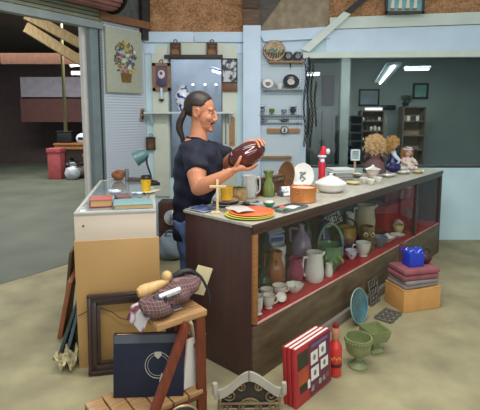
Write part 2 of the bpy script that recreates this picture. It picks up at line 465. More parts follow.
picture('framed_picture', 359, 89, 379, 106, 10.88, 'dark framed grey picture hanging on the wall behind the big window', BLACK, M('grey_blue_print', (120, 134, 146), .4, var=.25, scale=4))
picture('framed_picture', 413, 83, 428, 99, 10.88, 'green toned picture at the far right behind the big window', BLACK, M('green_print', (110, 160, 150), .4, var=.3, scale=5), .05)
def shelfunit(label, x0, y0, x1, y1, Y, rows, mat, back, dep=.3):
    a, b = W(x0, y0, Y), W(x1, y1, Y); w = b.x-a.x; zt = a.z; zb = b.z
    t = thing('shelf_unit', label, 'shelf', ((a.x+b.x)/2, Y+dep/2, 0))
    mb = MB(); mb.box((0, dep/2, zt/2), (w, .02, zt)); mb.build('back_panel', back, t)
    for sx in (-1, 1):
        mb = MB(); mb.box((sx*w/2, 0, zt/2), (.03, dep, zt)); mb.build('side_panel', mat, t)
    tops = []
    for k in range(rows+1):
        zz = zb+(zt-zb)*k/rows; mb = MB(); mb.box((0, 0, zz), (w, dep, .025)); mb.build('shelf_board', mat, t); tops.append(zz+.0125)
    return t, w, tops
PALEW = wood('warm_shelf_wood', (112, 100, 84), .8)
t, w, tops = shelfunit('shelf unit with warm lit white wares behind the blond dolls, through the window', 362, 111, 383, 151, 9.9, 4, PALEW, M('warm_back', (150, 124, 96), .8))
fluo('added_shelf_light', Vector((t.location.x-w/2+.05, t.location.y-.17, tops[-1]+.03)), Vector((t.location.x+w/2-.05, t.location.y-.17, tops[-1]+.03)), 'added warm strip light along the top of the lit shelf unit behind the big window', w=.04, st=4)  # tube added to brighten the wares at the warm, bright top shelf
SMALLWARE = [M('small_white_ware', (225, 222, 212), .3), M('small_tan_ware', (170, 120, 80), .4), M('small_dark_ware', (70, 60, 60), .4)]
for zz in tops[:-1]:
    for k in range(5):
        x = t.location.x-w/2+.07+k*(w-.14)/4; h = random.uniform(.05, .11)
        mb = MB(); mb.vessel([(.025, 0), (.036, h*.5), (.03, h)], n=12)
        tag(mb.build('small_vessel', random.choice(SMALLWARE), None, loc=(x, t.location.y-.03, zz)), 'small vessel in the warm lit shelf unit behind the big window', 'vessel', 'small wares in the lit shelf unit')
t, w, tops = shelfunit('shelf unit with bright top shelf at right behind the big window', 404, 107, 424, 150, 10.0, 3, PALEW, M('warm_back', (150, 120, 90), .8))
for k in range(6):
    mb = MB(); mb.box((0, 0, .06), (.07, .1, .12), bev=.004)
    tag(mb.build('small_box', random.choice(SMALLWARE), None, loc=(t.location.x-w/2+.08+k*(w-.16)/5, t.location.y-.02, tops[2])), 'small box on the bright shelf at right behind the big window', 'box', 'boxes on the bright shelf')
t, w, tops = shelfunit('dark slatted shelf unit left of the lit shelves, through the window', 339, 116, 361, 166, 9.6, 6, M('dark_shelf', (48, 54, 54), .6), M('dark_back', (44, 50, 50), .8))
mb = MB(); mb.box((0, 0, 1.6), (.19, .19, 3.2), bev=.01); c = W(344, 100, 9.3)
struct(mb.build('trim_99', M('grey_column', (132, 142, 140), .7), None, loc=(c.x, 9.3, 0)))
a, b = W(381, 104, 10.8), W(396, 109, 10.8)
o = thing('coat_rack', 'dark wall rack with hooks beside the grey picture, through the window', 'rack', ((a.x+b.x)/2, 10.855, b.z))
mb = MB(); mb.box((0, 0, .05), (b.x-a.x, .09, .1), bev=.01); mb.build('board', BLACK, o)
for k in range(4):
    mb = MB(); mb.tube([(-.12+k*.08, -.04, .02), (-.12+k*.08, -.1, -.02), (-.12+k*.08, -.1, .03)], .008, 6); mb.build('hook', BLACK, o)
o = thing('potted_fern', 'dark leafy trailing plant on the bright shelf unit, through the window', 'plant', (W(408, 107, 10.0).x, 10.15, W(408, 107, 10.0).z+.013))
mb = MB(); mb.vessel([(.06, 0), (.09, .1)], n=14); mb.build('pot', BLACK, o)
mb = MB()
for k in range(40):
    a = random.uniform(0, 2*pi); l = random.uniform(.08, .2)
    mb.tube([(0, 0, .09), (cos(a)*l*.5, sin(a)*l*.4, .17+random.uniform(0, .1)), (cos(a)*l, sin(a)*l*.5, .12+random.uniform(-.05, .1))], [.006, .016, .003], 5)
mb.build('leaves', M('dark_leaf', (44, 62, 50), .6, var=.3), o)
# lamp bulbs in the room behind the small window
for x, l in ((193, 'leftmost'), (205, 'middle'), (216, 'rightmost')):
    c = W(x, 84.5, 6.6); o = thing('wall_lamp', l+' small round lit bulb behind the small window', 'lamp', (c.x, 6.6, c.z), group='bulbs behind the small window')
    mb = MB(); mb.ell((0, 0, 0), (.018, .018, .018), seg=12, rings=8); mb.build('bulb', M('lit_bulb', (255, 255, 255), .4, emit=6, var=0), o)
    mb = MB(); mb.tube([(0, .015, 0), (0, .1, 0)], .012, 8); mb.build('holder', BLACK, o)
fluo('ceiling_light', W(212, 70, 6.1), W(221, 73, 6.0), 'short bright strip light behind the small window', st=7, w=.1)

# things in the back shop through the roll-up door
for k, (pxa, pya, pxb, pyb) in enumerate(((40, 22, 92, 50), (40, 36, 92, 68))):
    TN[0] += 1
    A_ = W(pxa, pya, 7.0); B_ = W(pxb, pyb, 7.6); d = (B_-A_); L_ = d.length; mq = d.to_track_quat('X', 'Z').to_matrix().to_4x4()
    mb = MB(); mb.box((0, 0, 0), (L_*1.5, .05, .16), m=mq); struct(mb.build('trim_%d' % TN[0], wood('pale_rafter', (214, 184, 136), .75, (20, 3, 3)), None, loc=(A_+B_)/2, smooth=False))
def slab2(n, x0, y0, x1, y1, Y, mat, th=.1):
    a, b = W(x0, y0, Y), W(x1, y1, Y)
    return bx(n, ((a.x+b.x)/2, Y+th/2, (a.z+b.z)/2), (b.x-a.x, th, abs(a.z-b.z)), mat)
struct(slab2('trim_60', 0, 53, 88, 64, 9.5, wood('red_brown_beam', (116, 78, 58), .7, (20, 3, 3))))
struct(slab2('trim_61', 60.5, 20, 64, 132, 9.0, M('yellow_post', (120, 112, 76), .6)))
struct(slab2('trim_62', 20, 77, 88, 97, 12.5, M('lilac_grey_board', (134, 130, 140), .7)))
struct(slab2('trim_63', 20, 97, 88, 122, 12.6, M('dark_red_board', (84, 50, 46), .7)))
fluo('ceiling_light', W(70, 66, 10.5), W(80, 65, 10.5), 'bright strip light hanging in the back shop beyond the roll-up door', st=14, w=.14)
a = slab2('hanging_sign', 71, 71, 86, 75, 11, M('white_sign', (210, 212, 212), .5), .05); tag(a, 'plain white board hanging below the strip light in the back shop', 'board')
Yb = 11.5
def bs(px): return W(px, 150, Yb).x
o = thing('work_table', 'brown wooden work table in the back shop beyond the roll-up door', 'table', (bs(76), Yb, .003))
mb = MB(); mb.box((0, 0, .79), (.95, .6, .05), bev=.005); mb.build('tabletop', wood('orange_table', (170, 112, 62), .75, (20, 3, 3)), o)
mb = MB(); mb.box((0, -.26, .71), (.9, .03, .1)); mb.build('apron', wood('orange_table', (170, 112, 62)), o)
for sx in (-1, 1):
    for sy in (-1, 1):
        mb = MB(); mb.box((sx*.42, sy*.25, .38), (.06, .06, .76)); mb.build('leg', wood('orange_table', (170, 112, 62)), o)
def tub(px, Y, z, w, d, h, mat, name, label, cat, lidm=None):
    o = thing(name, label, cat, (W(px, 150, Y).x, Y, z)); mb = MB()
    mb.prism([(-w*.42, -d*.42), (w*.42, -d*.42), (w*.42, d*.42), (-w*.42, d*.42)], h*.5); mb.box((0, 0, h*.5), (w*.92, d*.92, h*.96), bev=.03); mb.build('body', mat, o)
    mb = MB(); mb.box((0, 0, h), (w, d, h*.14), bev=.01); mb.build('rim', lidm or mat, o); return o
tub(67, Yb, .815, .4, .4, .3, BLACK, 'storage_tub', 'black storage tub at the left of the back shop work table', 'tub')
o = thing('welding_hood', 'white rounded hood on the back shop work table', 'hood', (bs(83), Yb, .815))
mb = MB(); mb.ell((0, 0, .11), (.17, .15, .15)); [setattr(v_.co, 'z', max(v_.co.z, 0)) for v_ in mb.bm.verts]; mb.build('shell', WHITE_B, o); mb = MB(); mb.box((0, -.14, .12), (.14, .04, .07), bev=.01); mb.build('visor', BLACK, o)
tub(91, 11.1, .003, .34, .35, .52, M('mustard_carton', (176, 140, 70), .7), 'carton', 'mustard carton in front of the back shop work table', 'carton')
bagm = M('black_bag', (34, 34, 40), .4, bump=.5, bscale=18)
def bag(px, Y, r, mat, name, label, cat):
    o = thing(name, label, cat, (W(px, 160, Y).x, Y, .003)); mb = MB(); mb.ell((0, 0, r[2]*.8), r, seg=24, rings=14)
    for v in mb.bm.verts:
        v.co *= 1+.09*sin(v.co.x*31+v.co.z*23)*cos(v.co.y*27)
        v.co.z = max(.0, v.co.z)
    mb.build('sack', mat, o); mb = MB(); mb.lathe([(.02, 0), (.03, .03), (.07, .09), (.05, .1)], 10, TR(0, 0, r[2]*1.72)); mb.build('knot', mat, o)
bag(72, 10.9, (.25, .22, .22), bagm, 'rubbish_bag', 'black bag on the back shop floor in front of the work table', 'bag')
bag(82, 10.6, (.2, .2, .16), M('brown_bag', (70, 58, 52), .5, bump=.4), 'rubbish_bag', 'brown bag slumped beside the black bag in the back shop', 'bag')
bag(72, 10.3, (.18, .16, .18), M('clear_bag', (176, 182, 188), .25, bump=.5, bscale=20), 'rubbish_bag', 'pale clear bag in front of the black bag in the back shop', 'bag')
tub(56, 10.4, .003, .34, .34, .7, M('pink_red_tub', (176, 84, 88), .5), 'storage_bin', 'pink red bin at the left of the back shop doorway', 'bin')

o = thing('tall_cabinet', 'dark tall cabinet at the left behind the chains, through the big window', 'cabinet', (W(322, 100, 8.6).x, 8.8, .003)); a = W(311, 108, 8.6); b = W(334, 108, 8.6); w_ = b.x-a.x
mb = MB(); mb.box((0, 0, a.z/2), (w_, .4, a.z), bev=.01); mb.build('carcass', M('dark_cabinet_paint', (58, 62, 64), .6, var=.2), o)
for sx in (-1, 1):
    mb = MB(); mb.box((sx*w_/4, -.21, a.z/2), (w_/2-.02, .02, a.z-.08), bev=.005); d_ = mb.build('door', M('dark_cabinet_door', (70, 74, 76), .55, var=.2), o)
    mb = MB(); mb.box((sx*.03, -.228, a.z*.55), (.015, .02, .14), bev=.004); mb.build('handle', M('pewter_pull', (150, 150, 150), .3, metal=.7), d_)
for k, (px, py, pw, ph, l) in enumerate(((386, 116, 9, 26, 'grey paneled door leaf'), (330, 74, 12, 30, 'hanging purple grey banner'))):
    a = W(px, py, 10.7); s_ = FOC/10.7; ph = (a.z-.006)*s_ if k == 0 else ph; o = thing(('door_leaf', 'hanging_banner')[k], l+(' beside the lit shelves behind the big window', ' left of the grey column behind the big window')[k], ('door', 'banner')[k], (a.x, 10.86, a.z-ph/s_))
    mb = MB(); mb.box((0, 0, ph/s_/2), (pw/s_, .04, ph/s_), bev=.006); mb.build(('leaf', 'cloth')[k], (M('pale_grey_leaf', (150, 158, 158), .6), M('purple_grey_cloth', (108, 104, 116), .8))[k], o)
# ------------------------------------------------------------------ hung on the back wall
YF = (YW-0.030)
def plaque(px0, py0, px1, py1, label, fcol, icol, name='wall_plaque', cat='plaque', Y=(YW-0.045), fw=.018, hang=True):
    t, w, h = picture(name, px0, py0, px1, py1, Y, label, fcol, icol, fw)
    t['category'] = cat
    if hang:
        mb = MB(); mb.torus((0, 0, h/2+.018), .02, .004, rr=(90, 0, 0), n=14, k=6); mb.build('hanging_ring', BLACKM, t)
    return t, w, h
BRN = wood('brown_frame_wood', (112, 72, 46), .7)
BRN2 = M('brown_bird_print', (150, 104, 64), .6, rgb2=(58, 38, 28), scale=9, contrast=(.42, .55))
plaque(170, 43, 181, 56, 'small brown square plaque above the left end of the small window', BRN, BRN2)
plaque(206.5, 43, 217.5, 56, 'small brown square plaque above the right end of the small window', BRN, BRN2)
t, w, h = plaque(152, 63, 171, 91, 'brown framed picture with pale round face on purple, left of the small window', M('tan_carved_frame', (150, 112, 84), .6, var=.3, scale=30, bump=.3), M('purple_grey_print', (104, 88, 104), .5, var=.25), 'framed_picture', 'picture', fw=.04)
mb = MB(); mb.ell((0, -.012, .03), (.042, .008, .05)); pf = mb.build('pale_face', M('pale_portrait', (222, 208, 214), .5), t)
mb = MB(); mb.ell((0, -.016, .04), (.018, .008, .022)); mb.build('face_shadow', M('dusky_portrait', (120, 80, 86), .5), pf)
mb = MB(); mb.ell((0, -.01, -.06), (.055, .006, .05)); mb.build('dark_gown', M('plum_gown', (72, 62, 92), .5), t)
# right picture: silver black relief over a wooden block
t, w, h = plaque(221.5, 58.5, 237.5, 83, 'black and silver speckled picture on wood block right of the small window', BLACK, M('silver_black_print', (206, 206, 208), .35, rgb2=(40, 40, 44), scale=14, contrast=(.46, .54)), 'framed_picture', 'picture', fw=.012, hang=False)
mb = MB(); mb.box((0, 0, -h/2-.05), (w, .03, .095), bev=.004); mb.build('wooden_base', wood('brown_block', (136, 92, 58), .7, (20, 3, 3)), t)
# candle under the left picture on cream board
o = thing('candle_sconce', 'white candle shape below the purple picture left of the small window', 'candle', W(161.5, 99, (YW-0.060)))
mb = MB(); mb.lathe([(0, -.005), (.016, 0), (.016, .12), (.008, .13), (0, .132)], 14); mb.build('candle', WHITE_B, o)
mb = MB(); mb.vessel([(.014, -.03), (.03, -.012), (.034, 0)], n=16); mb.tube([(0, .005, -.02), (0, .05, -.03)], .006, 6); mb.build('holder', BRN, o)
# shelf with blue and white vase
zs = bZ(112); xs0, xs1 = bX(147), bX(233); Ys = (YW-0.120)
o = thing('wall_shelf', 'long white shelf on the back wall behind the man', 'shelf', ((xs0+xs1)/2, Ys, zs))
mb = MB(); mb.box((0, 0, -.011), (xs1-xs0, .17, .022), bev=.004); mb.build('board', M('white_shelf', (216, 220, 214), .45, var=.04), o)
for px in (153, 230):
    mb = MB(); x = bX(px)-(xs0+xs1)/2; mb.prism([(.08, -.022), (-.06, -.022), (.08, -.15)], .02, TR(x-.01, 0, 0) @ Matrix(((0, 0, 1, 0), (1, 0, 0, 0), (0, 1, 0, 0), (0, 0, 0, 1)))); mb.build('bracket', WHITE_B, o)
mb = MB(); mb.tube([(bX(226)-(xs0+xs1)/2, .0, -.02), (bX(226)-(xs0+xs1)/2, .0, -.36)], .008, 8); mb.ell((bX(226)-(xs0+xs1)/2, 0, -.36), (.014, .014, .014)); mb.build('hanging_rod', M('grey_rod', (140, 146, 150), .4, metal=.5), o)
BLUEW = M('blue_white_china', (232, 236, 244), .15, rgb2=(36, 60, 140), scale=6.5, contrast=(.47, .52), coat=.5)
o = thing('porcelain_vase', 'tall blue and white patterned vase on the long white shelf', 'vase', (W(183, 112, Ys).x, Ys, zs))
mb = MB(); mb.vessel([(.045, 0), (.06, .03), (.088, .14), (.088, .2), (.055, .26), (.04, .28), (.056, .305)], n=28); mb.build('body', M('blue_leaf_china', (236, 240, 246), .15, rgb2=(34, 62, 150), scale=16, contrast=(.455, .49), coat=.5), o)
# small things
o = thing('bottle_opener', 'wooden wall bottle opener hung at a tilt beside the shelf end', 'bottle opener', PL(142, 115, Cn+nL*.013, nL), aL+pi)
mb = MB(); mb.box((0, 0, 0), (.05, .02, .15), bev=.006, r=(0, 12, 0)); mb.build('board', wood('pale_tan_wood', (176, 150, 126), .8), o)
mb = MB(); mb.torus((.0, -.016, .035), .016, .005, rr=(90, 0, 0), n=12, k=6); mb.box((-.008, -.018, -.03), (.02, .012, .03), r=(0, 12, 0)); mb.build('opener', BLACKM, o)
t, w, h = plaque(146.2, 137, 155.5, 150, 'little dark brown framed picture below the bottle opener', M('dark_brown_frame', (70, 48, 34), .5), M('dark_gold_print', (128, 92, 52), .5, rgb2=(66, 44, 28), scale=10), 'framed_picture', 'picture', fw=.02)
o = thing('wooden_board', 'long tan wooden board with drilled hole hanging below the shelf', 'board', W(232, 131, (YW-0.043)))
pl = [(-.032, -.175), (.032, -.175), (.034, .14)]+[(.034*cos(a*pi/8), .14+.034*sin(a*pi/8)) for a in range(9)]+[(-.034, .14)]
mb = MB(); mb.prism(pl, .015, axis='y'); mb.build('board', wood('tan_board', (188, 148, 100), .75), o)
mb = MB(); mb.lathe([(0, 0), (.007, 0), (.007, .004), (0, .004)], 12, TR(0, -.001, -.14) @ rot(90, 0, 0)); mb.build('hole', BLACK, o)
# painting top right
t, w, h = picture('framed_picture', 386, -14, 424, 13.8, (YW-0.120), 'framed painting of boats on teal water above the big window', M('dark_green_frame', (62, 62, 52), .5), M('teal_sea', (142, 190, 196), .5, rgb2=(80, 140, 150), scale=6), .028)
for k in range(4):
    mb = MB(); x = -w*.32+k*.085; mb.prism([(-.02, 0), (.022, 0), (.02, .1+.03*(k % 2)), (-.004, .13+.02*(k % 2))], .004, TR(x, -.006, -.09), axis='y'); mb.build('sail', M('cream_sail', (226, 222, 200), .6), t)
    mb = MB(); mb.prism([(-.03, 0), (.03, 0), (.02, -.02), (-.02, -.02)], .004, TR(x, -.007, -.092), axis='y'); mb.build('hull', M('tan_hull', (146, 110, 76), .6), t)
# canvas of flowers on the left wall
cs = [PL(px, py, Cn+nL*.035, nL) for px, py in ((104.5, 25), (140.5, 33.5), (140.5, 94), (105, 91.5))]
cc = sum(cs, Vector())/4
sA = (cs[0]-Cn).dot(dL); sB = (cs[1]-Cn).dot(dL); cw = abs(sA-sB); zt = (cs[0].z+cs[1].z)/2; zb = (cs[2].z+cs[3].z)/2; chh = zt-zb
# local x runs to the picture's right as seen by the viewer, local y away from the viewer
o = thing('flower_canvas', 'cream canvas embroidered with a basket of flowers on the left wall', 'picture', Cn+dL*(sA+sB)/2+nL*.03+Vector((0, 0, (zt+zb)/2)), aL+pi)
mb = MB(); mb.box((0, 0, 0), (cw, .035, chh), bev=.004); cnv = mb.build('canvas', M('sage_canvas', (178, 180, 160), .85, var=.06, scale=30, bump=.1), o)
fc = [((206, 176, 70), 'yellow'), ((216, 212, 204), 'white'), ((112, 84, 136), 'violet'), ((176, 104, 126), 'pink'), ((96, 96, 146), 'blue'), ((168, 122, 56), 'gold')]
mb = MB(); mb.prism([(-.075, 0), (.075, 0), (.06, -.10), (-.06, -.10)], .008, TR(.01, -.026, -.13), axis='y'); mb.build('basket', M('brown_wicker', (122, 88, 46), .8, var=.3, scale=40), cnv)
mb = MB()
for k in range(70):
    a = random.uniform(0, 2*pi); q = random.random()**.5
    mb.ell((cos(a)*q*.15+.005, -.020, .03+sin(a)*q*.2), (.022, .004, .01), rr=(0, random.uniform(0, 180), 0), seg=8, rings=6)
mb.build('leaves', M('embroidered_green', (72, 104, 60), .8, var=.3), cnv)
spots = [(0, .17, 0), (.04, .15, 5), (-.05, .12, 4), (.01, .12, 0), (.06, .1, 5), (-.085, .06, 2), (-.04, .05, 3), (.03, .06, 1), (.09, .05, 4), (-.015, .0, 1), (.06, .0, 2), (.1, -.02, 2), (-.1, 0, 3), (-.07, -.05, 5), (.0, -.06, 3), (.05, -.06, 1), (.1, -.085, 0), (-.03, -.1, 3), (.03, -.1, 5), (.12, .1, 1), (-.07, .15, 5)]
for x, z_, k in spots:
    mb = MB()
    for p in range(6): mb.ell((x*1.12+.014*cos(p*pi/3), -.023, z_*1.1+.014*sin(p*pi/3)), (.010, .006, .010), seg=8, rings=6)
    mb.ell((x*1.12, -.027, z_*1.1), (.008, .006, .008), seg=8, rings=6)
    q = mb.build('flower', M('thread_%s' % fc[k][1], fc[k][0], .8), cnv); q['label'] = fc[k][1]+' embroidered flower'

# ------------------------------------------------------------------ pegboard rows
def rail(px0, px1, py, dep, th, mat, label, kind='shelf', name='pegboard_shelf'):
    x0, x1 = bX(px0), bX(px1); z_ = bZ(py); Yc = (YW-0.012)-dep/2
    o = thing(name, label, kind, ((x0+x1)/2, Yc, z_))
    mb = MB(); mb.box((0, 0, -th/2), (x1-x0, dep, th), bev=.003); mb.build('board', mat, o)
    for sx in (-.4, .4):
        mb = MB(); mb.tube([(sx*(x1-x0), dep/2, -.03), (sx*(x1-x0), -dep/2+.01, -th-.002), (sx*(x1-x0), -dep/2+.004, .015)], .003, 6); mb.build('hook', BLACKM, o)
    return o, z_, Yc
TAN = wood('tan_rail_wood', (186, 140, 92), .75, (20, 3, 3))
GLS = M('thin_grey_rail', (150, 156, 160), .3, var=.05)
CHW = M('white_china', (232, 230, 222), .18, var=.04, coat=.4)
CHB = M('black_glaze', (40, 40, 44), .2, coat=.4)
_, z1, y1 = rail(268, 302, 62, .1, .02, TAN, 'top brown pegboard rail holding the basket plate and two black dishes')
def plate_up(name, label, cat, px, py, Y, r, mat, tilt=70, group=None, th=.012, rim=None, rz=0, depth=.02):
    """plate standing on edge, leaning back; px,py = its lowest point"""
    r *= 1.1; p = W(px, py, Y); o = thing(name, label, cat, p, rz, group); m = TR(0, .012, r*sin(R(tilt))) @ rot(tilt, 0, 0)
    mb = MB(); mb.lathe([(0, 0), (r*.55, 0), (r*.62, depth*.2), (r*.96, depth), (r, depth), (r, depth+th*.5), (r*.95, depth+th*.6), (r*.6, depth*.2+th), (r*.5, th), (0, th)], 36, m); mb.build('plate', mat, o)
    if rim: mb = MB(); mb.torus((0, 0, depth+th*.3), r*.985, .005, m=m, n=36, k=6); mb.build('rim', rim, o)
    return o, m
o, m = plate_up('basket_plate', 'round woven basket plate with leafy print on the top pegboard rail', 'basket', 274, 62, y1, .115, M('cream_basketry', (206, 190, 158), .7, rgb2=(160, 130, 92), scale=24), 75, rim=BRN)
mb = MB()
for k in range(14): mb.ell((random.uniform(-.06, .06), random.uniform(-.05, .02), .016), (.022, .01, .004), m=m @ TR(0, 0, 0), rr=(0, 0, random.uniform(0, 180)), seg=8, rings=6)
mb.build('leaf_print', M('teal_leaf_print', (88, 124, 112), .6), o)
mb = MB()
for k in range(12):
    a = pi+pi*k/11; mb.tube([(.11*cos(a), .11*sin(a)*.9, .03), (.1*cos(a+.15), .1*sin(a)*.5, .05)], .006, 6, m)
mb.build('woven_lip', BRN, o)
for x, l in ((288.3, 'left'), (297.8, 'right')):
    o, m = plate_up('black_dish', 'black glazed dish with pale centre, %s of the pair beside the basket plate' % l, 'dish', x, 61.5, y1, .052, CHB, 75, 'pair of black dishes', depth=.014)
    mb = MB(); mb.lathe([(0, .014), (.03, .0135), (.03, .016), (0, .0165)], 20, m); mb.build('pale_centre', M('grey_pattern', (130, 124, 120), .4, var=.3, scale=40), o)
o = thing('hanging_tool', 'black dangling tool below the top pegboard rail', 'tool', W(290.5, 66, (YW-0.040)))
mb = MB(); mb.tube([(0, 0, .04), (.002, 0, -.03)], [.008, .004], 8); mb.build('shaft', BLACK, o); mb = MB(); mb.torus((0, 0, .045), .014, .004, rr=(90, 0, 0), n=12, k=6); mb.build('loop', BLACK, o)
_, z2, y2 = rail(262, 302, 89.5, .11, .012, GLS, 'second pegboard shelf with white bowls and a black bowl')
def bowl_at(px, py, Y, r, h, mat, name, label, cat='bowl', extra=None, group=None):
    r *= 1.15; h *= 1.15; p = W(px, py, Y); o = thing(name, label, cat, p, 0, group); mb = MB()
    mb.vessel([(r*.45, 0), (r*.55, h*.15), (r*.9, h*.7), (r, h)], n=24); mb.build('bowl', mat, o)
    return o
def tilt_plate(px, py, Y, r, mat, label, name='plate', rim=None, tilt=62, cm=None, group=None):
    o, m = plate_up(name, label, 'plate', px, py, Y, r, mat, tilt, group, rim=rim)
    if cm: mb = MB(); mb.lathe([(0, .011), (r*.5, .0115), (r*.5, .0135), (0, .014)], 24, m); mb.build('centre', cm, o)
    return o
o = tilt_plate(268, 89.5, y2, .062, CHW, 'white plate with grey centre, left on the second pegboard shelf', rim=M('grey_rim', (130, 130, 134), .3), cm=M('grey_pattern', (130, 124, 120)))
bowl_at(279.5, 89.5, y2, .042, .06, CHW, 'cream_bowl', 'white footed bowl between the two plates on second pegboard shelf')
o = tilt_plate(291, 89.5, y2, .085, CHB, 'big black rimmed plate with pale centre on second pegboard shelf', cm=M('pale_cream_pattern', (206, 200, 186), .3, var=.2, scale=30))
_, z3, y3 = rail(258, 302, 115, .09, .008, GLS, 'thin third pegboard shelf with small glass pieces')
SG = glassy('clear_grey_glass', (190, 196, 200), .55); GG = glassy('clear_green_glass', (150, 178, 84), .45)
def smallglass(px, py, Y, r, h, mat, label, name='small_glass', bird=False, group=None):
    p = W(px, py, Y); r *= 1.15; h *= 1.15; o = thing(name, label, 'glass', p, 0, group); mb = MB()
    mb.vessel([(r*.8, 0), (r*.5, h*.1), (r*.4, h*.3), (r*.9, h*.55), (r, h)], n=18); mb.build('bowl', mat, o)
    if bird:
        mb = MB(); mb.ell((0, 0, h+.012), (.03, .012, .012)); mb.tube([(.02, 0, h+.015), (.045, 0, h+.035)], [.007, .004], 6); mb.tube([(-.02, 0, h+.015), (-.045, 0, h+.03)], [.008, .002], 6); mb.build('bird_finial', M('dark_pewter', (70, 72, 76), .35, metal=.7), o)
    return o
smallglass(262, 114.5, y3, .035, .06, SG, 'clear glass piece with bird top, left on third pegboard shelf', bird=True)
smallglass(272, 114.5, y3, .03, .06, GG, 'small yellow green glass on third pegboard shelf')
smallglass(284, 114.5, y3, .03, .055, SG, 'plain clear glass right of the yellow green glass')
smallglass(293, 114.5, y3, .035, .06, M('pewter', (90, 92, 98), .35, metal=.7), 'pewter piece with bird top at right on third pegboard shelf', bird=True)
_, z4, y4 = rail(258, 302, 122.5, .05, .006, GLS, 'thin fourth pegboard rail carrying two little birds')
for px, l in ((264, 'pale little bird figure at left'), (285, 'dark winged bird figure at right')):
    o = thing('bird_figurine', l+' on the fourth pegboard rail', 'figurine', W(px, 122.3, y4)); mb = MB()
    mb.ell((0, 0, .018), (.035, .014, .016), rr=(0, -12, 0)); mb.ell((.035, 0, .03), (.013, .012, .012)); mb.tube([(-.03, 0, .02), (-.07, 0, .028)], [.01, .003], 6); mb.build('body', SG if px < 270 else M('pewter', (90, 92, 98)), o)
    mb = MB(); mb.tube([(0, .01, .03), (-.03, .03, .05)], [.014, .003], 6, flat=.4); mb.tube([(0, -.01, .03), (-.03, -.03, .05)], [.014, .003], 6, flat=.4); mb.build('wings', M('pewter', (90, 92, 98)), o)
o, z5, y5 = rail(267, 300, 128.3, .03, .055, TAN, 'wide tan wooden rail with a round clock on the pegboard')
o2 = thing('wall_clock', 'round black rimmed dial hanging on the wide tan pegboard rail', 'dial', W(284.5, 130, (YW-0.055))); m = rot(90, 0, 0)
mb = MB(); mb.torus((0, 0, 0), .042, .006, m=m, n=28, k=8); mb.build('rim', BLACKM, o2)
mb = MB(); mb.lathe([(0, 0), (.04, 0), (.04, .008), (0, .008)], 28, m @ TR(0, 0, -.006)); fce = mb.build('face', M('pale_dial', (206, 206, 200), .3), o2)
mb = MB(); mb.box((0, -.008, .0), (.012, .004, .05)); mb.box((0, -.008, -.012), (.03, .004, .012)); mb.build('dark_hand', BLACK, fce)
o, z6, y6 = rail(258, 292, 155.5, .06, .03, TAN, 'lowest tan wooden rail on the pegboard above the counter')
# black chains and cords hanging left in the big window
for k, (px, py0, py1, Y) in enumerate(((305.5, 62, 150, (YW-0.100)), (309, 60, 138, (YW-0.110)), (312.5, 66, 150, (YW-0.100)), (316, 84, 128, (YW-0.120)))):
    l = ['outermost left', 'second', 'third', 'rightmost and shortest'][k]
    o = thing('hanging_chain', '%s of the black chains hanging in the left of the big window' % l, 'chain', W(px, py0, Y), group='black hanging chains')
    a = W(px, py0, Y); b = W(px, py1, Y); L_ = a.z-b.z; n = int(L_/.035); mb = MB()
    for i in range(n):
        mb.torus((.012*sin(i*.35+k), 0, -i*.035-.01), .021, .0052, rr=(90, 0, (i % 2)*80+20), n=10, k=5, sx=.62)
    mb.build('links', BLACKM, o)
    mb = MB(); mb.tube([(0, .05, .03), (0, 0, .03), (0, -.012, .01)], .006, 6); mb.build('hook', BLACKM, o)

# ------------------------------------------------------------------ left cabinet (seen from its end)
ZC = .95
fa, fb = G(73.5, 213, ZC), G(156, 209.5, ZC); ka, kb = G(109, 181, ZC), G(152, 181, ZC)
fd = (fb-fa).normalized(); ac = math.atan2(fd.y, fd.x); cwid = (fb-fa).length; cdep = 1.30
o = cab = thing('display_cabinet', 'end of a glass topped display cabinet with tan panel, left of the man', 'cabinet', (fa.x, fa.y, 0), ac)
TANP = M('tan_hardboard', (186, 146, 90), .55, var=.07, scale=2, coat=.1)
CREAMP = M('cream_panel', (218, 202, 182), .6, var=.05, scale=3)
mb = MB(); mb.box((cwid/2+.004, .012, .39), (cwid+.02, .024, .78), bev=.003); mb.build('end_panel', TANP, o)
mb = MB(); mb.box((cwid/2, .03, .855), (cwid, .05, .165), bev=.004); crl = mb.build('cream_rail', CREAMP, o)
mb = MB(); mb.lathe([(0, 0), (.006, 0), (.006, .004), (0, .004)], 10, TR(.05, .004, .87) @ rot(90, 0, 0)); mb.build('screw_hole', BRN, crl)
SIDEP = M('grey_brown_side', (96, 88, 80), .6)
mb = MB(); mb.box((.015, cdep/2+.03, .47), (.02, cdep, .92)); mb.build('side_panel', SIDEP, o)
mb = MB(); mb.box((cwid-.015, cdep/2+.03, .47), (.02, cdep, .92)); mb.build('side_panel', SIDEP, o)
mb = MB(); mb.box((cwid/2, cdep+.03, .47), (cwid, .02, .92)); mb.build('back_panel', SIDEP, o)
mb = MB(); mb.box((cwid/2, cdep/2+.03, .80), (cwid-.05, cdep-.04, .02)); mb.build('inner_shelf', M('grey_cloth_deck', (150, 152, 150), .8, var=.15), o)
TOPM = M('pale_top_frame', (176, 178, 168), .5, var=.08)
for q in ((.012, cdep/2+.03, .024, cdep), (cwid-.02, cdep/2+.03, .04, cdep), (cwid/2, .02, cwid, .045), (cwid/2, cdep+.02, cwid, .03)):
    mb = MB(); mb.box((q[0], q[1], .942), (q[2], q[3], .016), bev=.003); mb.build('top_frame', TOPM, o)
mb = MB(); mb.box((cwid/2, cdep/2+.03, .943), (cwid-.04, cdep-.02, .008)); mb.build('glass_top', M('grey_glass_top', (150, 160, 160), .12, rgb2=(120, 132, 132), scale=3, coat=.4), o)
def cb(px, py): return G(px, py, ZC+.001)
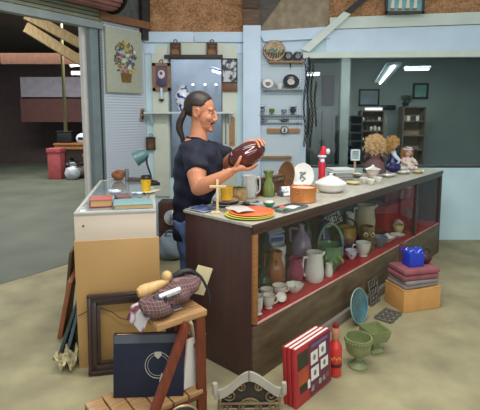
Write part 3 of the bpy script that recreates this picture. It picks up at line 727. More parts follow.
def book(name, label, c, w, d, h, rz, cover, pages, spine_side=-1, group=None, vertical=False, cat='book'):
    """lying book: w along x, d along y, h thickness; spine on -x; page edges elsewhere"""
    o = thing(name, label, cat, c, rz, group); th = max(.003, h*.09)
    mb = MB(); mb.box((0, 0, h-th/2), (w, d, th), bev=.001); mb.box((0, 0, th/2), (w, d, th), bev=.001); mb.box((-w/2+th/2, 0, h/2), (th, d, h), bev=.001); mb.build('cover', cover, o)
    mb = MB(); mb.box((.002, 0, h/2), (w-.012, d-.014, h-2*th+.001)); mb.build('pages', pages, o)
    return o
PAGE = M('tan_pages', (206, 166, 112), .8, var=.12, scale=3, stretch=(2, 2, 90))
REDC = M('faded_red_cover', (176, 92, 84), .6, var=.08); BLUC = M('blue_green_cover', (122, 158, 160), .6, var=.08); GRNC = M('sea_green_cover', (120, 160, 152), .6)
p0 = cb(101.5, 204.5)
book('hardback_book', 'thick book with faded red cover on the left cabinet', p0, .135, .16, .045, ac+.05, REDC, PAGE)
p1 = cb(133, 205.5)
book('hardback_book', 'large flat book with blue green cover on the left cabinet', p1, .235, .20, .026, ac+.06, BLUC, PAGE)
o = book('hardback_book', 'maroon edged booklet under the left part of the blue green book', cb(119, 200.5)+Vector((0, .1, 0)), .10, .15, .018, ac+.2, M('maroon_cover', (120, 84, 92), .6), PAGE)
o = thing('crumpled_tissue', 'small white tissue between the red and blue green books', 'tissue', cb(115, 193)); mb = MB(); mb.ell((0, 0, .012), (.045, .025, .014))
for v in mb.bm.verts: v.co *= 1+.2*sin(v.co.x*120)*cos(v.co.y*140)
mb.build('tissue_body', WHITE_B, o)
o = thing('coffee_cup', 'yellow paper cup with black lid on the left cabinet', 'cup', cb(146.3, 192.3)); hh = .105
mb = MB(); mb.vessel([(.028, 0), (.031, .03), (.039, hh)], n=28, th=.002); mb.build('paper_cup', M('yellow_paper', (240, 190, 30), .45, var=.05), o)
mb = MB(); mb.lathe([(0, hh-.004), (.0415, hh-.004), (.0415, hh+.006), (.037, hh+.010), (.035, hh+.020), (.03, hh+.022), (.028, hh+.016), (0, hh+.016)], 28); mb.build('lid', BLACK, o)
o = thing('paper_scrap', 'crumpled white paper scrap in front of the yellow cup', 'paper', cb(139, 193.5), .3); mb = MB(); mb.sheet(lambda u, v: ((u-.5)*.1, (v-.5)*.05, .008+.005*sin(u*9)*cos(v*5)), 10, 6); mb.build('sheet', WHITE_B, o)
o = thing('paper_scrap', 'folded cream paper at the right edge of the left cabinet', 'paper', cb(153, 193), 1.2); mb = MB(); mb.sheet(lambda u, v: ((u-.5)*.16, (v-.5)*.04, .012+.01*abs(u-.5)+.004*sin(v*7)), 10, 6); mb.build('sheet', M('cream_paper', (214, 206, 180), .7), o)
# carved brown thing, lamp, small stuff at the back
o = thing('carved_figure', 'brown carved wooden lump at the back of the left cabinet', 'carving', cb(118.5, 180.5)); mb = MB()
mb.ell((0, 0, .04), (.055, .04, .042)); mb.ell((-.03, 0, .05), (.03, .03, .035)); mb.ell((.03, 0, .065), (.028, .028, .032)); mb.ell((.0, -.02, .08), (.02, .02, .02))
mb = remesh(mb, .006, 2); mb.build('carving', M('carved_brown', (136, 84, 46), .6, var=.35, scale=30, bump=.4), o)
o = thing('desk_lamp', 'teal gooseneck desk lamp at the back of the left cabinet', 'lamp', cb(152, 182)+Vector((0, -.02, 0))); b = Vector(o.location)
hd = W(141, 151, 3.72)-b
mb = MB(); mb.lathe([(0, 0), (.05, 0), (.05, .012), (.02, .02), (0, .022)], 24); mb.build('base', BLACK, o)
neck = W(146.5, 155, 3.72)-b
mb = MB(); mb.tube([(0, 0, .015), (-.005, 0, .06), (neck.x*.55, 0, neck.z*.72), (neck.x, neck.y, neck.z+.0)], .008, 10); mb.build('gooseneck', BLACK, o)
ax = Vector((-.78, -.25, -.42)).normalized(); mq = TR(*(neck+Vector((.01, 0, .02)))) @ ax.to_track_quat('Z', 'Y').to_matrix().to_4x4()
mb = MB(); mb.vessel([(.022, 0), (.04, .012), (.052, .04), (.058, .085), (.068, .125)], n=26, m=mq, th=.003); shd = mb.build('shade', M('teal_enamel', (86, 124, 122), .35, var=.1), o)
mb = MB(); mb.ell((0, 0, .08), (.03, .03, .038), m=mq); mb.build('bulb', M('frosted_bulb', (226, 220, 206), .3, var=.02), shd)
o = thing('cabinet_hinge_box', 'flat black box right of the yellow cup on the left cabinet', 'box', cb(154, 184)+Vector((.015, -.07, 0)), .3); mb = MB(); mb.box((0, 0, .012), (.09, .04, .024), bev=.004); mb.build('box_body', BLACK, o)
o.name = 'flat_box'
o = thing('small_jar', 'small grey tin standing behind the brown carving on the left cabinet', 'tin', cb(127, 180)); mb = MB(); mb.lathe([(0, 0), (.018, 0), (.018, .07), (.014, .085), (.014, .1), (0, .1)], 16); mb.build('tin', M('dull_grey_metal', (140, 144, 146), .4, metal=.4), o)
o = thing('small_bottle', 'low dark block between brown carving and yellow cup', 'block', cb(135, 180.5)); mb = MB(); mb.box((0, 0, .012), (.12, .05, .024), bev=.005); mb.build('block', M('brown_grey_block', (90, 74, 64), .6), o); o.name = 'wooden_block'

# ------------------------------------------------------------------ left floor: frame, boards, newspaper
def FL(px, py): return G(px, py, 0)
# big dark frame leaning against the cabinet end
pa = FL(88, 366)-Vector((0, .0, 0))
o = thing('picture_frame', 'empty dark brown picture frame leaning on the tan cabinet end', 'frame', (fa.x+fd.x*.34, fa.y+fd.y*.34-.10, .006), ac)
DKF = M('dark_stained_moulding', (58, 40, 36), .35, var=.25, scale=6, coat=.3)
fw_, fh = .52, .47; lean = rot(-6, 0, 0)
def molding(mb, x0, z0, x1, z1):
    dx, dz = x1-x0, z1-z0; L_ = math.hypot(dx, dz); ang = math.atan2(dz, dx)
    m = lean @ TR((x0+x1)/2, 0, (z0+z1)/2) @ rot(0, -math.degrees(ang), 0)
    mb.box((0, 0, .022), (L_, .03, .022), m=m, bev=.006); mb.box((0, .006, -.002), (L_-.03, .022, .03), m=m, bev=.004); mb.box((0, .012, -.026), (L_-.08, .012, .022), m=m, bev=.003)
W2 = fw_/2; e = .035
for n_, (a, b, c, d) in enumerate(((W2, e, -W2, e), (-W2, fh-e, W2, fh-e), (-W2+e, 0, -W2+e, fh), (W2-e, fh, W2-e, 0))):
    mb = MB(); molding(mb, a, b, c, d); mb.build('moulding', DKF, o)
# boards in the dark gap left of the cabinet
def leanboard(px, py, w, h, th, tilt, rz, mat, label, name='leaning_board', cat='board'):
    p = FL(px, py); o = thing(name, label, cat, p, rz); m = rot(0, tilt, 0)
    mb = MB(); mb.box((0, 0, h/2+.004), (th, w, h), m=m, bev=.003); mb.build('board', mat, o); return o
leanboard(70, 346, .3, .30, .02, 16, .2, M('slate_blue_board', (84, 104, 112), .6, var=.2), 'slate blue board leaning against the left side of the cabinet')
leanboard(64, 344, .3, .27, .02, 19, .2, M('dark_green_board', (66, 78, 76), .6, var=.2), 'dark green board leaning outside the slate blue board')
o = leanboard(63, 330, .26, .40, .03, 12, .2, M('orange_brown_board', (160, 98, 58), .6, var=.2), 'orange brown board behind the slate blue board left of the cabinet')
o = leanboard(68, 318, .3, .55, .02, 7, .2, M('dark_rust_board', (96, 66, 46), .7, var=.3, scale=10), 'tall dark rusty board at the back of the leaning boards')
o = thing('crumpled_newspaper', 'crumpled cream newspaper on the floor beside the cabinet foot', 'newspaper', FL(69, 367)); mb = MB()
mb.sheet(lambda u, v: ((u-.5)*.13, (v-.5)*.15, .0645+.028*sin(u*13+v*5)+.02*cos(v*17-u*6)+.012*sin(u*31)), 26, 34, .0015)
mb.build('sheets', M('newsprint', (216, 204, 160), .8, rgb2=(150, 140, 106), scale=26, contrast=(.4, .6)), o, ang=12)
o = thing('black_wire', 'thin dark wire looping down the tan cabinet end', 'wire', (fa.x, fa.y-.02, 0)); mb = MB()
wp = [W(x, y, fa.y-.012+.0006*(x-75)) for x, y in ((78, 316), (88, 311), (100, 308), (112, 312), (120, 318), (128, 320), (136, 318))]
mb.tube(wp, .0022, 6); mb.build('wire_strand', BLACK, o, world=True)
# ------------------------------------------------------------------ showcase counter
A0 = Vector((.065, 2.295, 0)); AU = R(48); U = Vector((cos(AU), sin(AU), 0)); V = Vector((-sin(AU), cos(AU), 0))
CL, CW = 3.2, .56; ZT = .92; ZS = .345
def cpt(s, t_, z=0): return A0+U*s+V*t_+Vector((0, 0, z))
DKB = M('dark_brown_panel', (78, 50, 46), .45, rgb2=(64, 42, 40), scale=3, stretch=(6, 6, 1), coat=.15)
DKR = wood('dark_brown_rail', (82, 56, 44), .7, (3, 20, 20), .4)
GRB = M('grey_brown_laminate', (112, 96, 70), .5, rgb2=(80, 64, 48), scale=4, stretch=(1.5, 6, 6), contrast=(.3, .75))
TOPW = M('weathered_counter_top', (186, 180, 162), .55, rgb2=(150, 144, 130), scale=5, stretch=(2, 14, 5), contrast=(.3, .7))
REDL = M('red_felt', (172, 44, 48), .85, var=.12, scale=20)
o = ctr = thing('showcase_counter', 'long dark brown glass fronted showcase counter with red lined shelf', 'counter', A0, AU)
def cbx(n, x0, x1, y0, y1, z0, z1, mat, bev=.003, par=None):
    mb = MB(); mb.box(((x0+x1)/2, (y0+y1)/2, (z0+z1)/2), (x1-x0, y1-y0, z1-z0), bev=bev); return mb.build(n, mat, par or o)
cbx('counter_top', -.012, CL, -.015, CW, .902, ZT, TOPW)
cbx('top_edge', -.014, CL, -.022, -.012, .885, ZT-.001, DKR)
cbx('end_panel', -.005, .018, .0, CW-.01, 0, .902, DKB)
cbx('corner_post', .0, .034, -.018, .016, ZS+.0, .86, wood('orange_oak_post', (168, 112, 62), .75), bev=.004)
cbx('base_panel', .0, CL-.01, -.016, .006, 0, ZS-.016, GRB, bev=.002)
cbx('kick_board', .55, CL-.95, -.045, -.016, 0, .075, M('grey_kick_board', (132, 124, 112), .6, var=.12, stretch=(2, 8, 8)))
cbx('top_rail', .0, CL-.01, -.016, .012, .858, .903, DKR)
dk_ = cbx('shelf_deck', .018, CL-.01, -.006, CW-.03, ZS-.016, ZS, REDL, bev=0)
cbx('shelf_edge', .03, CL-.01, -.016, -.006, ZS-.012, ZS, M('chipped_pale_edge', (196, 150, 136), .6, var=.2), par=dk_)
cbx('back_panel', .018, CL-.01, CW-.03, CW-.01, 0, .902, M('dark_case_back', (60, 46, 42), .7))
cbx('end_panel', CL-.02, CL, .0, CW-.01, 0, .902, DKB)
cbx('corner_post', CL-.045, CL-.01, -.017, .016, 0, .86, M('dark_far_post', (70, 58, 50), .5))
cbx('divider_post', 2.44, 2.47, -.017, .012, ZS, .86, M('dark_far_post', (70, 58, 50), .5))
cbx('glass_pane', .034, CL-.045, -.004, .0, ZS, .86, pane_mat('case_glass', (246, 247, 246), .012), bev=0)
cbx('inner_rail', .03, CL-.05, .02, .05, .84, .86, M('inner_rail', (120, 60, 50), .6))

def pxm(p):
    d = p.y*cos(TH)-(p.z-CAM_H)*sin(TH); return FOC/d
CASE = []
def pot(name, label, cat, px, py, z, wpx, hpx, prof, mat, part='body', th=.004, rz=0, group=None, n=28, **k):
    p = G(px, py, z+.0005); s = pxm(p); r, h = wpx/2/s, hpx/s
    if z > .3:      # keep it on its shelf
        t_ = (p-A0).dot(V); lo = r*1.05+(.014 if z < .9 else -.01); hi = CW-r-(.035 if z < .9 else 0); p = p+V*(min(max(t_, lo), hi)-t_)
    o = thing(name, label, cat, p, rz, group)
    if .3 < z < .4: CASE.append((o, r*1.12+.003))
    mb = MB(); mb.vessel([(a*r, b*h) for a, b in prof], th=th, n=n, **k); mb.build(part, mat, o)
    return o, r, h
def handle(o, mat, r, h, z0=.3, z1=.85, out=.45, rad=None, ang=0, r0=.9, r1=.9, name='handle'):
    """loop handle on the side at angle ang (deg, in local xy)"""
    c, s_ = cos(R(ang)), sin(R(ang)); rad = rad or r*.11
    pts = [(r*r0*.95, z0*h), (r*(1+out*.8), (z0+(z1-z0)*.2)*h), (r*(1+out), (z0+(z1-z0)*.6)*h), (r*(1+out*.75), z1*h), (r*r1*.93, z1*h)]
    mb = MB(); mb.tube([(x*c, x*s_, zz) for x, zz in smooth_pts(pts)], rad, 8); return mb.build(name, mat, o)
def smooth_pts(p, k=4):
    p = [Vector(q) for q in p]; out = []
    for i in range(len(p)-1):
        a, b, c, d = p[max(i-1, 0)], p[i], p[i+1], p[min(i+2, len(p)-1)]
        for j in range(k):
            t = j/k; out.append(.5*((2*b)+(c-a)*t+(2*a-5*b+4*c-d)*t*t+(3*b-a-3*c+d)*t**3))
    return out+[p[-1]]
CUP = [(.55, 0), (.62, .04), (.5, .08), (.8, .35), (.95, .7), (1, 1)]
MUG = [(.85, 0), (.95, .05), (.95, .5), (1, 1)]
BOWL = [(.4, 0), (.45, .08), (.75, .4), (.95, .8), (1, 1)]
JUG = [(.6, 0), (.85, .1), (1, .35), (.98, .55), (.75, .74), (.32, .86), (.24, .92), (.3, 1)]
PITCH = [(.82, 0), (.95, .06), (1, .3), (.9, .6), (.82, .85), (.86, 1)]
VASE = [(.6, 0), (.5, .06), (.9, .3), (1, .5), (.7, .75), (.45, .88), (.65, 1)]
TUM = [(.8, 0), (.85, .04), (.95, .6), (1, 1)]
BOT = [(.95, 0), (1, .05), (1, .5), (.9, .6), (.4, .72), (.36, .95), (.4, 1)]

# --------------------------------------------------------------- inside the case
FLCH = M('white_floral_china', (234, 230, 220), .18, rgb2=(196, 176, 168), scale=16, contrast=(.28, .36), coat=.4)
GOLD = M('gilt', (190, 150, 80), .3, metal=.7)
def cupset(px, py, w, h, prof, label, ang, group=None):
    o, r, hh = pot('china_cup', label, 'cup', px, py, ZS, w, h, prof, FLCH); handle(o, FLCH, r, hh, .25, .8, .5, ang=ang, r0=.75, r1=.95)
    mb = MB(); mb.torus((0, 0, hh-.001), r*.985, .0018, n=28, k=6); mb.build('gilt_rim', GOLD, o); return o
TALLC = [(.6, 0), (.75, .04), (.5, .1), (.85, .4), (.9, .75), (1, 1)]
cupset(267.5, 318, 12, 20, TALLC, 'front left tall white floral cup in the showcase corner', 200)
cupset(278.5, 310.5, 13, 14, CUP, 'white floral cup right of the tall cup, front of the showcase', 20)
cupset(267.5, 302, 13, 13, CUP, 'white cup behind the tall cup in the showcase corner', 150)
cupset(281.5, 298.5, 15, 12, CUP, 'wide white floral cup behind the others near the amber jug', 30)
def splate(name, label, px, py, z, r, mat, tilt, rz, cat='plate', rim=None):
    p = G(px, py, z+.001); o = thing(name, label, cat, p, rz); CASE.append((o, r*1.05)); m = TR(0, .01, r*sin(R(tilt))+.002) @ rot(tilt, 0, 0)
    mb = MB(); mb.lathe([(0, 0), (r*.55, 0), (r*.62, .004), (r*.96, .015), (r, .017), (r*.97, .02), (r*.6, .009), (0, .006)], 32, m); mb.build('plate', mat, o)
    if rim: mb = MB(); mb.torus((0, 0, .018), r*.985, .002, m=m, n=32, k=6); mb.build('rim', rim, o)
    return o
splate('china_saucer', 'small floral saucer leaning beside the white cups in the showcase', 289.5, 303, ZS, .034, FLCH, 55, .3, 'saucer', GOLD)
o, r, h = pot('china_dish', 'low white scalloped floral dish lying near the white pitcher', 'dish', 300.5, 292, ZS, 18, 8, BOWL, FLCH, lobes=8, lamp=.06)
mb = MB()
for k in range(5): mb.ell((cos(k*1.3)*r*.45, sin(k*1.3)*r*.45, h*.42), (.008, .008, .004), seg=8, rings=6)
mb.build('painted_flowers', M('dark_flower_paint', (96, 84, 74), .4), o)
DGG = glassy('dark_green_glass', (36, 74, 62), .3)
pot('glass_jar', 'dark green glass jar behind the left cups in the showcase', 'jar', 268.5, 292, ZS, 14, 26, BOT, DGG)
pot('glass_jar', 'slim dark blue green glass bottle behind the dark green jar', 'bottle', 265.5, 281, ZS, 9, 40, BOT, glassy('blue_green_glass', (40, 82, 86), .35))
o, r, h = pot('figural_jug', 'amber brown figural jug beside the pink vase in the showcase', 'jug', 285.5, 290, ZS, 18, 38, [(.6, 0), (.85, .03), (.78, .12), (.95, .3), (1, .5), (.8, .68), (.62, .8), (.78, .93), (.72, 1)], glassy('amber_glaze', (176, 104, 60), .12), lobes=6, lamp=.05)
handle(o, glassy('amber_handle', (186, 118, 74), .1), r, h, .35, .85, .35, ang=150, r0=.9, r1=.7)
mb = MB(); mb.ell((r*.1, -r*.75, h*.72), (r*.25, r*.3, h*.07)); mb.ell((-r*.3, -r*.5, h*.92), (r*.2, r*.18, h*.09)); mb.ell((r*.45, -r*.45, h*.92), (r*.2, r*.18, h*.09)); mb.build('figure_head', glassy('amber_head', (182, 110, 64), .1), o)
o, r, h = pot('lidded_jar', 'white ribbed jar behind the amber jug in the showcase', 'jar', 283, 280, ZS, 15, 36, [(.8, 0), (.95, .05), (.95, .6), (.85, .72), (1, .78), (1, 1)], CHW, lobes=14, lamp=.025)
c = G(277.5, 276, ZS); o = thing('carton', 'pale blue and white carton at the back left of the showcase', 'carton', c+Vector((-.01, .03, 0)), .35); CASE.append((o, .078))
mb = MB(); mb.box((0, 0, .15), (.12, .09, .30), bev=.003); mb.build('carton_body', M('pale_blue_card', (150, 172, 212), .6, var=.1), o)
mb = MB(); mb.quad([(-.062, -.047, .302), (.062, -.047, .318), (.062, .047, .348), (-.062, .047, .332)], (0, 0, .003)); mb.build('flap', M('white_blue_card', (206, 218, 236), .6), o)
mb = MB(); mb.box((0, -.0465, .27), (.10, .002, .03)); mb.build('dark_band', M('navy_print', (60, 74, 120), .5), o)
LAV = glassy('lavender_glass', (172, 150, 176), .22, .12)
o, r, h = pot('glass_jug', 'large lavender glass jug with short neck in the showcase', 'jug', 302.5, 276, ZS, 22, 50, JUG, LAV)
handle(o, LAV, r, h, .62, .9, .02, ang=170, r0=.95, r1=.3)
PINK = glassy('pink_glass', (176, 70, 110), .28)
o, r, h = pot('glass_vase', 'pink glass vase in front of the lavender jug', 'vase', 299.5, 283, ZS, 17, 27, [(.5, 0), (.6, .06), (.95, .35), (1, .5), (.7, .75), (.85, 1)], PINK)
o, r, h = pot('small_pot', 'small yellow ringed pot between pink vase and white pitcher', 'pot', 305, 281.5, ZS, 9, 13, PITCH, M('ochre_glaze', (150, 124, 62), .3, var=.3, scale=40))
o, r, h = pot('white_pitcher', 'white ceramic pitcher at the middle of the showcase shelf', 'pitcher', 318, 284, ZS, 20, 30, PITCH, CHW); handle(o, CHW, r, h, .18, .82, .28, ang=195, r0=.97, r1=.85, rad=r*.13)
mb = MB(); mb.tube([(r*.78, 0, h*.9), (r*1.02, 0, h*1.0)], [r*.16, r*.1], 8); mb.build('spout', CHW, o)
pot('white_creamer', 'small white creamer behind the right side of the white pitcher', 'creamer', 329, 275, ZS, 8, 13, PITCH, CHW)
o, r, h = pot('glass_vase', 'cobalt blue glass vase behind the green basket', 'vase', 322, 264, ZS, 16, 42, VASE, glassy('cobalt_glass', (44, 54, 122), .25))
pot('glass_vase', 'smoky grey glass vase between lavender jug and cobalt vase', 'vase', 312, 263, ZS, 13, 42, VASE, glassy('smoke_glass', (92, 96, 104), .5))
# green basket with arch handle
GRN = glassy('sea_green_glaze', (104, 150, 110), .1, .15)
o, r, h = pot('handled_basket', 'pale green ceramic basket with tall arched handle in the showcase', 'basket', 337.5, 270, ZS, 26, 26, [(.45, 0), (.5, .08), (.85, .3), (1, .6), (.92, .85), (1.02, 1)], GRN, lobes=9, lamp=.035)
mb = MB(); pts = [(r*.95*cos(a), .0, h*.8+h*1.0*sin(a)) for a in [pi*k/14 for k in range(15)]]; mb.tube(pts, r*.1, 8, flat=.7); mb.build('arch_handle', GRN, o)
mb = MB()
for k in range(6): a = -pi/2+(k-2.5)*.35; mb.ell((r*.98*cos(a), r*.98*sin(a), h*.5+.02*sin(k*2)), (.016, .01, .022), rr=(0, 30*k, math.degrees(a)), seg=10, rings=6)
mb.build('leaf_relief', M('yellow_green_relief', (150, 160, 90), .3), o)
o, r, h = pot('blue_white_bowl', 'small blue and white bowl tipped beside the green basket', 'bowl', 352, 258.5, ZS, 13, 9, BOWL, M('blue_sprig_china', (226, 232, 240), .15, rgb2=(70, 100, 170), scale=26, contrast=(.4, .46), coat=.5))
# letter card on wire stand
c = G(338, 249, ZS)+V*.03; s = pxm(c); zc = (249-219)/s
o = thing('lettered_card', 'tilted white card with dark lettering standing behind the green basket', 'card', c, R(20)); CASE.append((o, .062))
m = TR(0, 0, zc) @ rot(-8, -18, 0); cw_, ch_ = 18/s, 11/s
mb = MB(); mb.box((0, 0, 0), (cw_, .004, ch_), m=m); mb.build('card', M('white_card', (222, 220, 212), .6, var=.04), o)
mb = MB(); t_ = .0042; dk = cw_*.038
def stroke(x0, z0, x1, z1):
    L_ = math.hypot(x1-x0, z1-z0); a = math.atan2(z1-z0, x1-x0)
    mb.box((0, 0, 0), (L_+dk, .003, dk), m=m @ TR((x0+x1)/2*cw_, -.003, (z0+z1)/2*ch_) @ rot(0, -math.degrees(a), 0))
for pts in ([(-.44, .32), (-.38, -.3), (-.32, .1), (-.26, -.3), (-.2, .32)], [(-.14, .3), (-.14, -.3), (.02, -.3), (.02, .3), (-.14, .3)], [(.1, .3), (.1, -.3), (.2, -.25), (.24, 0), (.2, .25), (.1, .3)], [(.42, .3), (.32, .3), (.32, -.3), (.44, -.3), (.44, 0), (.32, 0)]):
    for a, b in zip(pts, pts[1:]): stroke(a[0], a[1], b[0], b[1])
mb.build('lettering', BLACK, o)
mb = MB(); mb.tube([(-.03, 0, .003), (0, .0, .004), (.03, 0, .003)], .003, 6); mb.tube([(0, .006, .003), (0, .006, zc)], .003, 6); mb.build('wire_stand', BLACKM, o)
# cream kettle-like pot with black bail
o, r, h = pot('bail_pot', 'cream pot with yellow belly and black arched bail handle in the showcase', 'pot', 348.5, 247, ZS, 19, 20, [(.5, 0), (.6, .05), (.95, .4), (1, .6), (.85, .85), (.9, 1)], M('cream_yellow_glaze', (222, 206, 140), .25, rgb2=(206, 160, 60), scale=7, contrast=(.45, .6)))
mb = MB(); pts = [(r*1.02*cos(a), 0, h*.8+h*.62*sin(a)) for a in [pi*k/14 for k in range(15)]]; mb.tube(pts, .007, 8); mb.build('bail_handle', BLACK, o)
o, r, h = pot('white_cup', 'small plain white cup behind the black bail handle', 'cup', 350, 240, ZS, 9, 28, [(.6, 0), (.6, .5), (.8, .55), (1, 1)], CHW)
# brown figural pot and white boot cup
o, r, h = pot('owl_pot', 'brown and gold figural pot behind the white cup in the showcase', 'pot', 363, 249, ZS, 16, 25, [(.7, 0), (.9, .08), (1, .35), (.85, .6), (.95, .85), (.8, 1)], M('brown_gold_glaze', (150, 116, 66), .35, rgb2=(64, 46, 30), scale=26, contrast=(.4, .6)), lobes=5, lamp=.05)
mb = MB(); mb.ell((-r*.4, -r*.8, h*.72), (r*.3, r*.16, r*.3)); mb.ell((r*.4, -r*.8, h*.72), (r*.3, r*.16, r*.3)); eyo = mb.build('eyes', M('cream_eye', (206, 190, 140), .3), o)
mb = MB(); mb.ell((-r*.4, -r*.96, h*.72), (r*.13, r*.06, r*.13)); mb.ell((r*.4, -r*.96, h*.72), (r*.13, r*.06, r*.13)); mb.lathe([(r*.12, 0), (0, r*.4)], 8, TR(0, -r*.85, h*.62) @ rot(110, 0, 0)); mb.build('pupils', BLACK, eyo)
o, r, h = pot('white_mug', 'white footed cup in front of the brown figural pot', 'cup', 362.5, 256, ZS, 15, 14, CUP, CHW); handle(o, CHW, r, h, .25, .8, .4, ang=180, r0=.7)
pot('white_egg_cup', 'small white bulb shaped vase right of the brown figural pot', 'vase', 371.5, 246, ZS, 9, 12, VASE, CHW)
# cream water pitcher on riser, red riser
o, r, h = pot('cream_pitcher', 'large cream pitcher with wide lip and loop handle in the showcase', 'pitcher', 370, 240, ZS, 20, 35, [(.5, 0), (.6, .08), (.95, .35), (1, .55), (.85, .8), (.8, .92), (.9, 1)], M('cream_stoneware', (206, 190, 158), .35, var=.06), th=.006)
handle(o, M('cream_stoneware', (206, 190, 158)), r, h, .4, .9, .15, ang=185, r0=.95, r1=.85, rad=r*.1)
mb = MB(); mb.tube([(r*.6, -r*.3, h*.92), (r*1.0, -r*.5, h*1.03)], [r*.22, r*.14], 10); mb.build('lip', M('cream_stoneware', (206, 190, 158)), o)
pot('blue_grey_bowl', 'blue grey bowl in front of the cream pitcher', 'bowl', 375, 245, ZS, 16, 10, BOWL, M('blue_grey_glaze', (120, 136, 150), .3, var=.15))
o = thing('display_riser', 'red cloth covered riser box at the far end of the showcase', 'riser', cpt(2.70, .35, ZS), AU)
mb = MB(); mb.box((0, 0, .14), (.88, .27, .28), bev=.008); mb.build('cloth_cover', M('deep_red_cloth', (168, 26, 38), .8, var=.15, scale=6), o)
ZR = ZS+.281
RTUM = glassy('red_glass', (150, 36, 48), .3)
for k, (px, py) in enumerate(((386, 202.5), (391, 201.5), (396, 200))):
    l = ('left', 'middle', 'right')[k]
    pot('glass_tumbler', '%s of three ruby red tumblers on the red riser' % l, 'tumbler', px, py, ZR, 6.5, 13, TUM, RTUM, group='ruby tumblers')
pot('glass_tumbler', 'small pale pink tumbler on the red riser', 'tumbler', 400.5, 198.5, ZR, 6, 9, TUM, glassy('pale_pink_glass', (214, 150, 160), .25))
o, r, h = pot('glass_jar', 'pink lidded jar with lilac frosted top on the red riser', 'jar', 406.5, 198.5, ZR, 8.5, 11, MUG, glassy('rose_glass', (190, 84, 90), .25)); mb = MB(); mb.lathe([(0, h), (r, h), (r, h*1.5), (r*.8, h*1.55), (0, h*1.55)], 20); mb.build('lid', M('lilac_frost', (170, 164, 190), .35), o)
pot('glass_tumbler', 'rose pink tumbler at the right end of the red riser', 'tumbler', 413, 197.5, ZR, 9, 13, TUM, glassy('rose_pink_glass', (196, 110, 130), .25))
o = thing('plate_stack', 'grey plate lying flat at the left end of the red riser', 'plate', cpt(2.37, .40, ZR+.001), 0); mb = MB(); mb.lathe([(0, 0), (.05, 0), (.085, .012), (.09, .018), (.085, .02), (.05, .008), (0, .007)], 28); mb.build('plate', M('grey_plate', (120, 122, 126), .3), o); o.name = 'china_plate'
# front right of the shelf
o = thing('shell_dish', 'white shell shaped dish near the far end of the showcase shelf', 'dish', G(386, 244, ZS)+Vector((0, .02, .0005)), .3); CASE.append((o, .088)); shell_o = o; mb = MB()
mb.vessel([(.025, 0), (.04, .012), (.075, .045), (.082, .05)], th=.006, n=40, lobes=10, lamp=.09, sy=.75); mb.build('shell', CHW, o)
o, r, h = pot('china_saucer', 'white saucer right of the shell dish in the showcase', 'saucer', 398, 238, ZS, 15, 3, [(.5, 0), (.6, .3), (1, 1)], CHW)
o, r, h = pot('flower_basket', 'little pot of pale porcelain flowers near the far end of the showcase', 'figurine', 398.5, 234.5, ZS, 11, 9, CUP, M('yellow_cream_glaze', (222, 206, 150), .3, var=.08))
mb = MB()
for k in range(14): a = k*2.4; mb.ell((r*.7*cos(a)*(k/14)**.5, r*.7*sin(a)*(k/14)**.5, h+.016+.028*(1-k/14)), (.014, .014, .011), seg=10, rings=6)
mb.build('flowers', M('pale_rose_flowers', (206, 180, 178), .5, var=.25, scale=40), o)
for px, pyg, l in ((405, 233, 'left'), (414, 230.5, 'right')):
    pot('glass_goblet', '%s clear stemmed goblet at the far end of the showcase shelf' % l, 'goblet', px, pyg, ZS, 7, 25, [(.9, 0), (.85, .03), (.15, .07), (.12, .4), (.7, .5), (1, .75), (.9, 1)], glassy('clear_rose_glass', (196, 150, 152), .75), group='clear goblets', th=.0025)
o = thing('wire_basket', 'dark openwork basket left of the shell dish in the showcase', 'basket', G(384, 236, ZS)+V*.04); mb = MB(); mb.torus((0, 0, .01), .05, .004, n=24); mb.torus((0, 0, .045), .07, .004, n=24)
for k in range(16): a = k*pi/8; mb.tube([(.05*cos(a), .05*sin(a), .01), (.07*cos(a+.2), .07*sin(a+.2), .045)], .003, 5)
mb.build('wire', M('dark_red_wire', (84, 44, 42), .4), o)

CASE.append((o, .072))
# settle the shelf: nudge neighbours apart so that nothing interpenetrates
for _ in range(400):
    for i in range(len(CASE)):
        a, ra = CASE[i]
        for j in range(i+1, len(CASE)):
            b, rb = CASE[j]; d = Vector((b.location.x-a.location.x, b.location.y-a.location.y, 0)); need = ra+rb+.002
            if d.length < need:
                if d.length < 1e-4: d = Vector((.001, 0, 0))
                k = (need-d.length)/2; d.normalize(); a.location -= d*k; b.location += d*k
    for o_, r_ in CASE:
        q = o_.location-A0; s_, t_ = q.dot(U), q.dot(V)
        hi = (.21 if s_ > 2.255-r_ else CW-.035)-r_
        s2 = min(max(s_, .02+r_), CL-.06-r_); t2 = max(min(t_, hi), .012+r_)
        o_.location += U*(s2-s_)+V*(t2-t_)
o = thing('shell_cover', 'white pointed shell resting in the white shell dish', 'shell', shell_o.location+Vector((0, 0, .0375)), .3); mb = MB(); mb.lathe([(0, 0), (.045, .0), (.05, .010), (.028, .03), (.008, .048), (0, .05)], 30, lobes=8, lamp=.08); mb.build('shell', CHW, o)
def proj(p):
    z_ = p.z-CAM_H; d = p.y*cos(TH)-z_*sin(TH); return PCX+FOC*p.x/d, PCY-FOC*(p.y*sin(TH)+z_*cos(TH))/d
def PJ(s_, t_): return proj(cpt(s_, t_, ZT+.0005))
# ------------------------------------------------------------------ on the counter top
def ctop(px, py): return G(px, py, ZT+.0008)
ZP = ZT+.0005
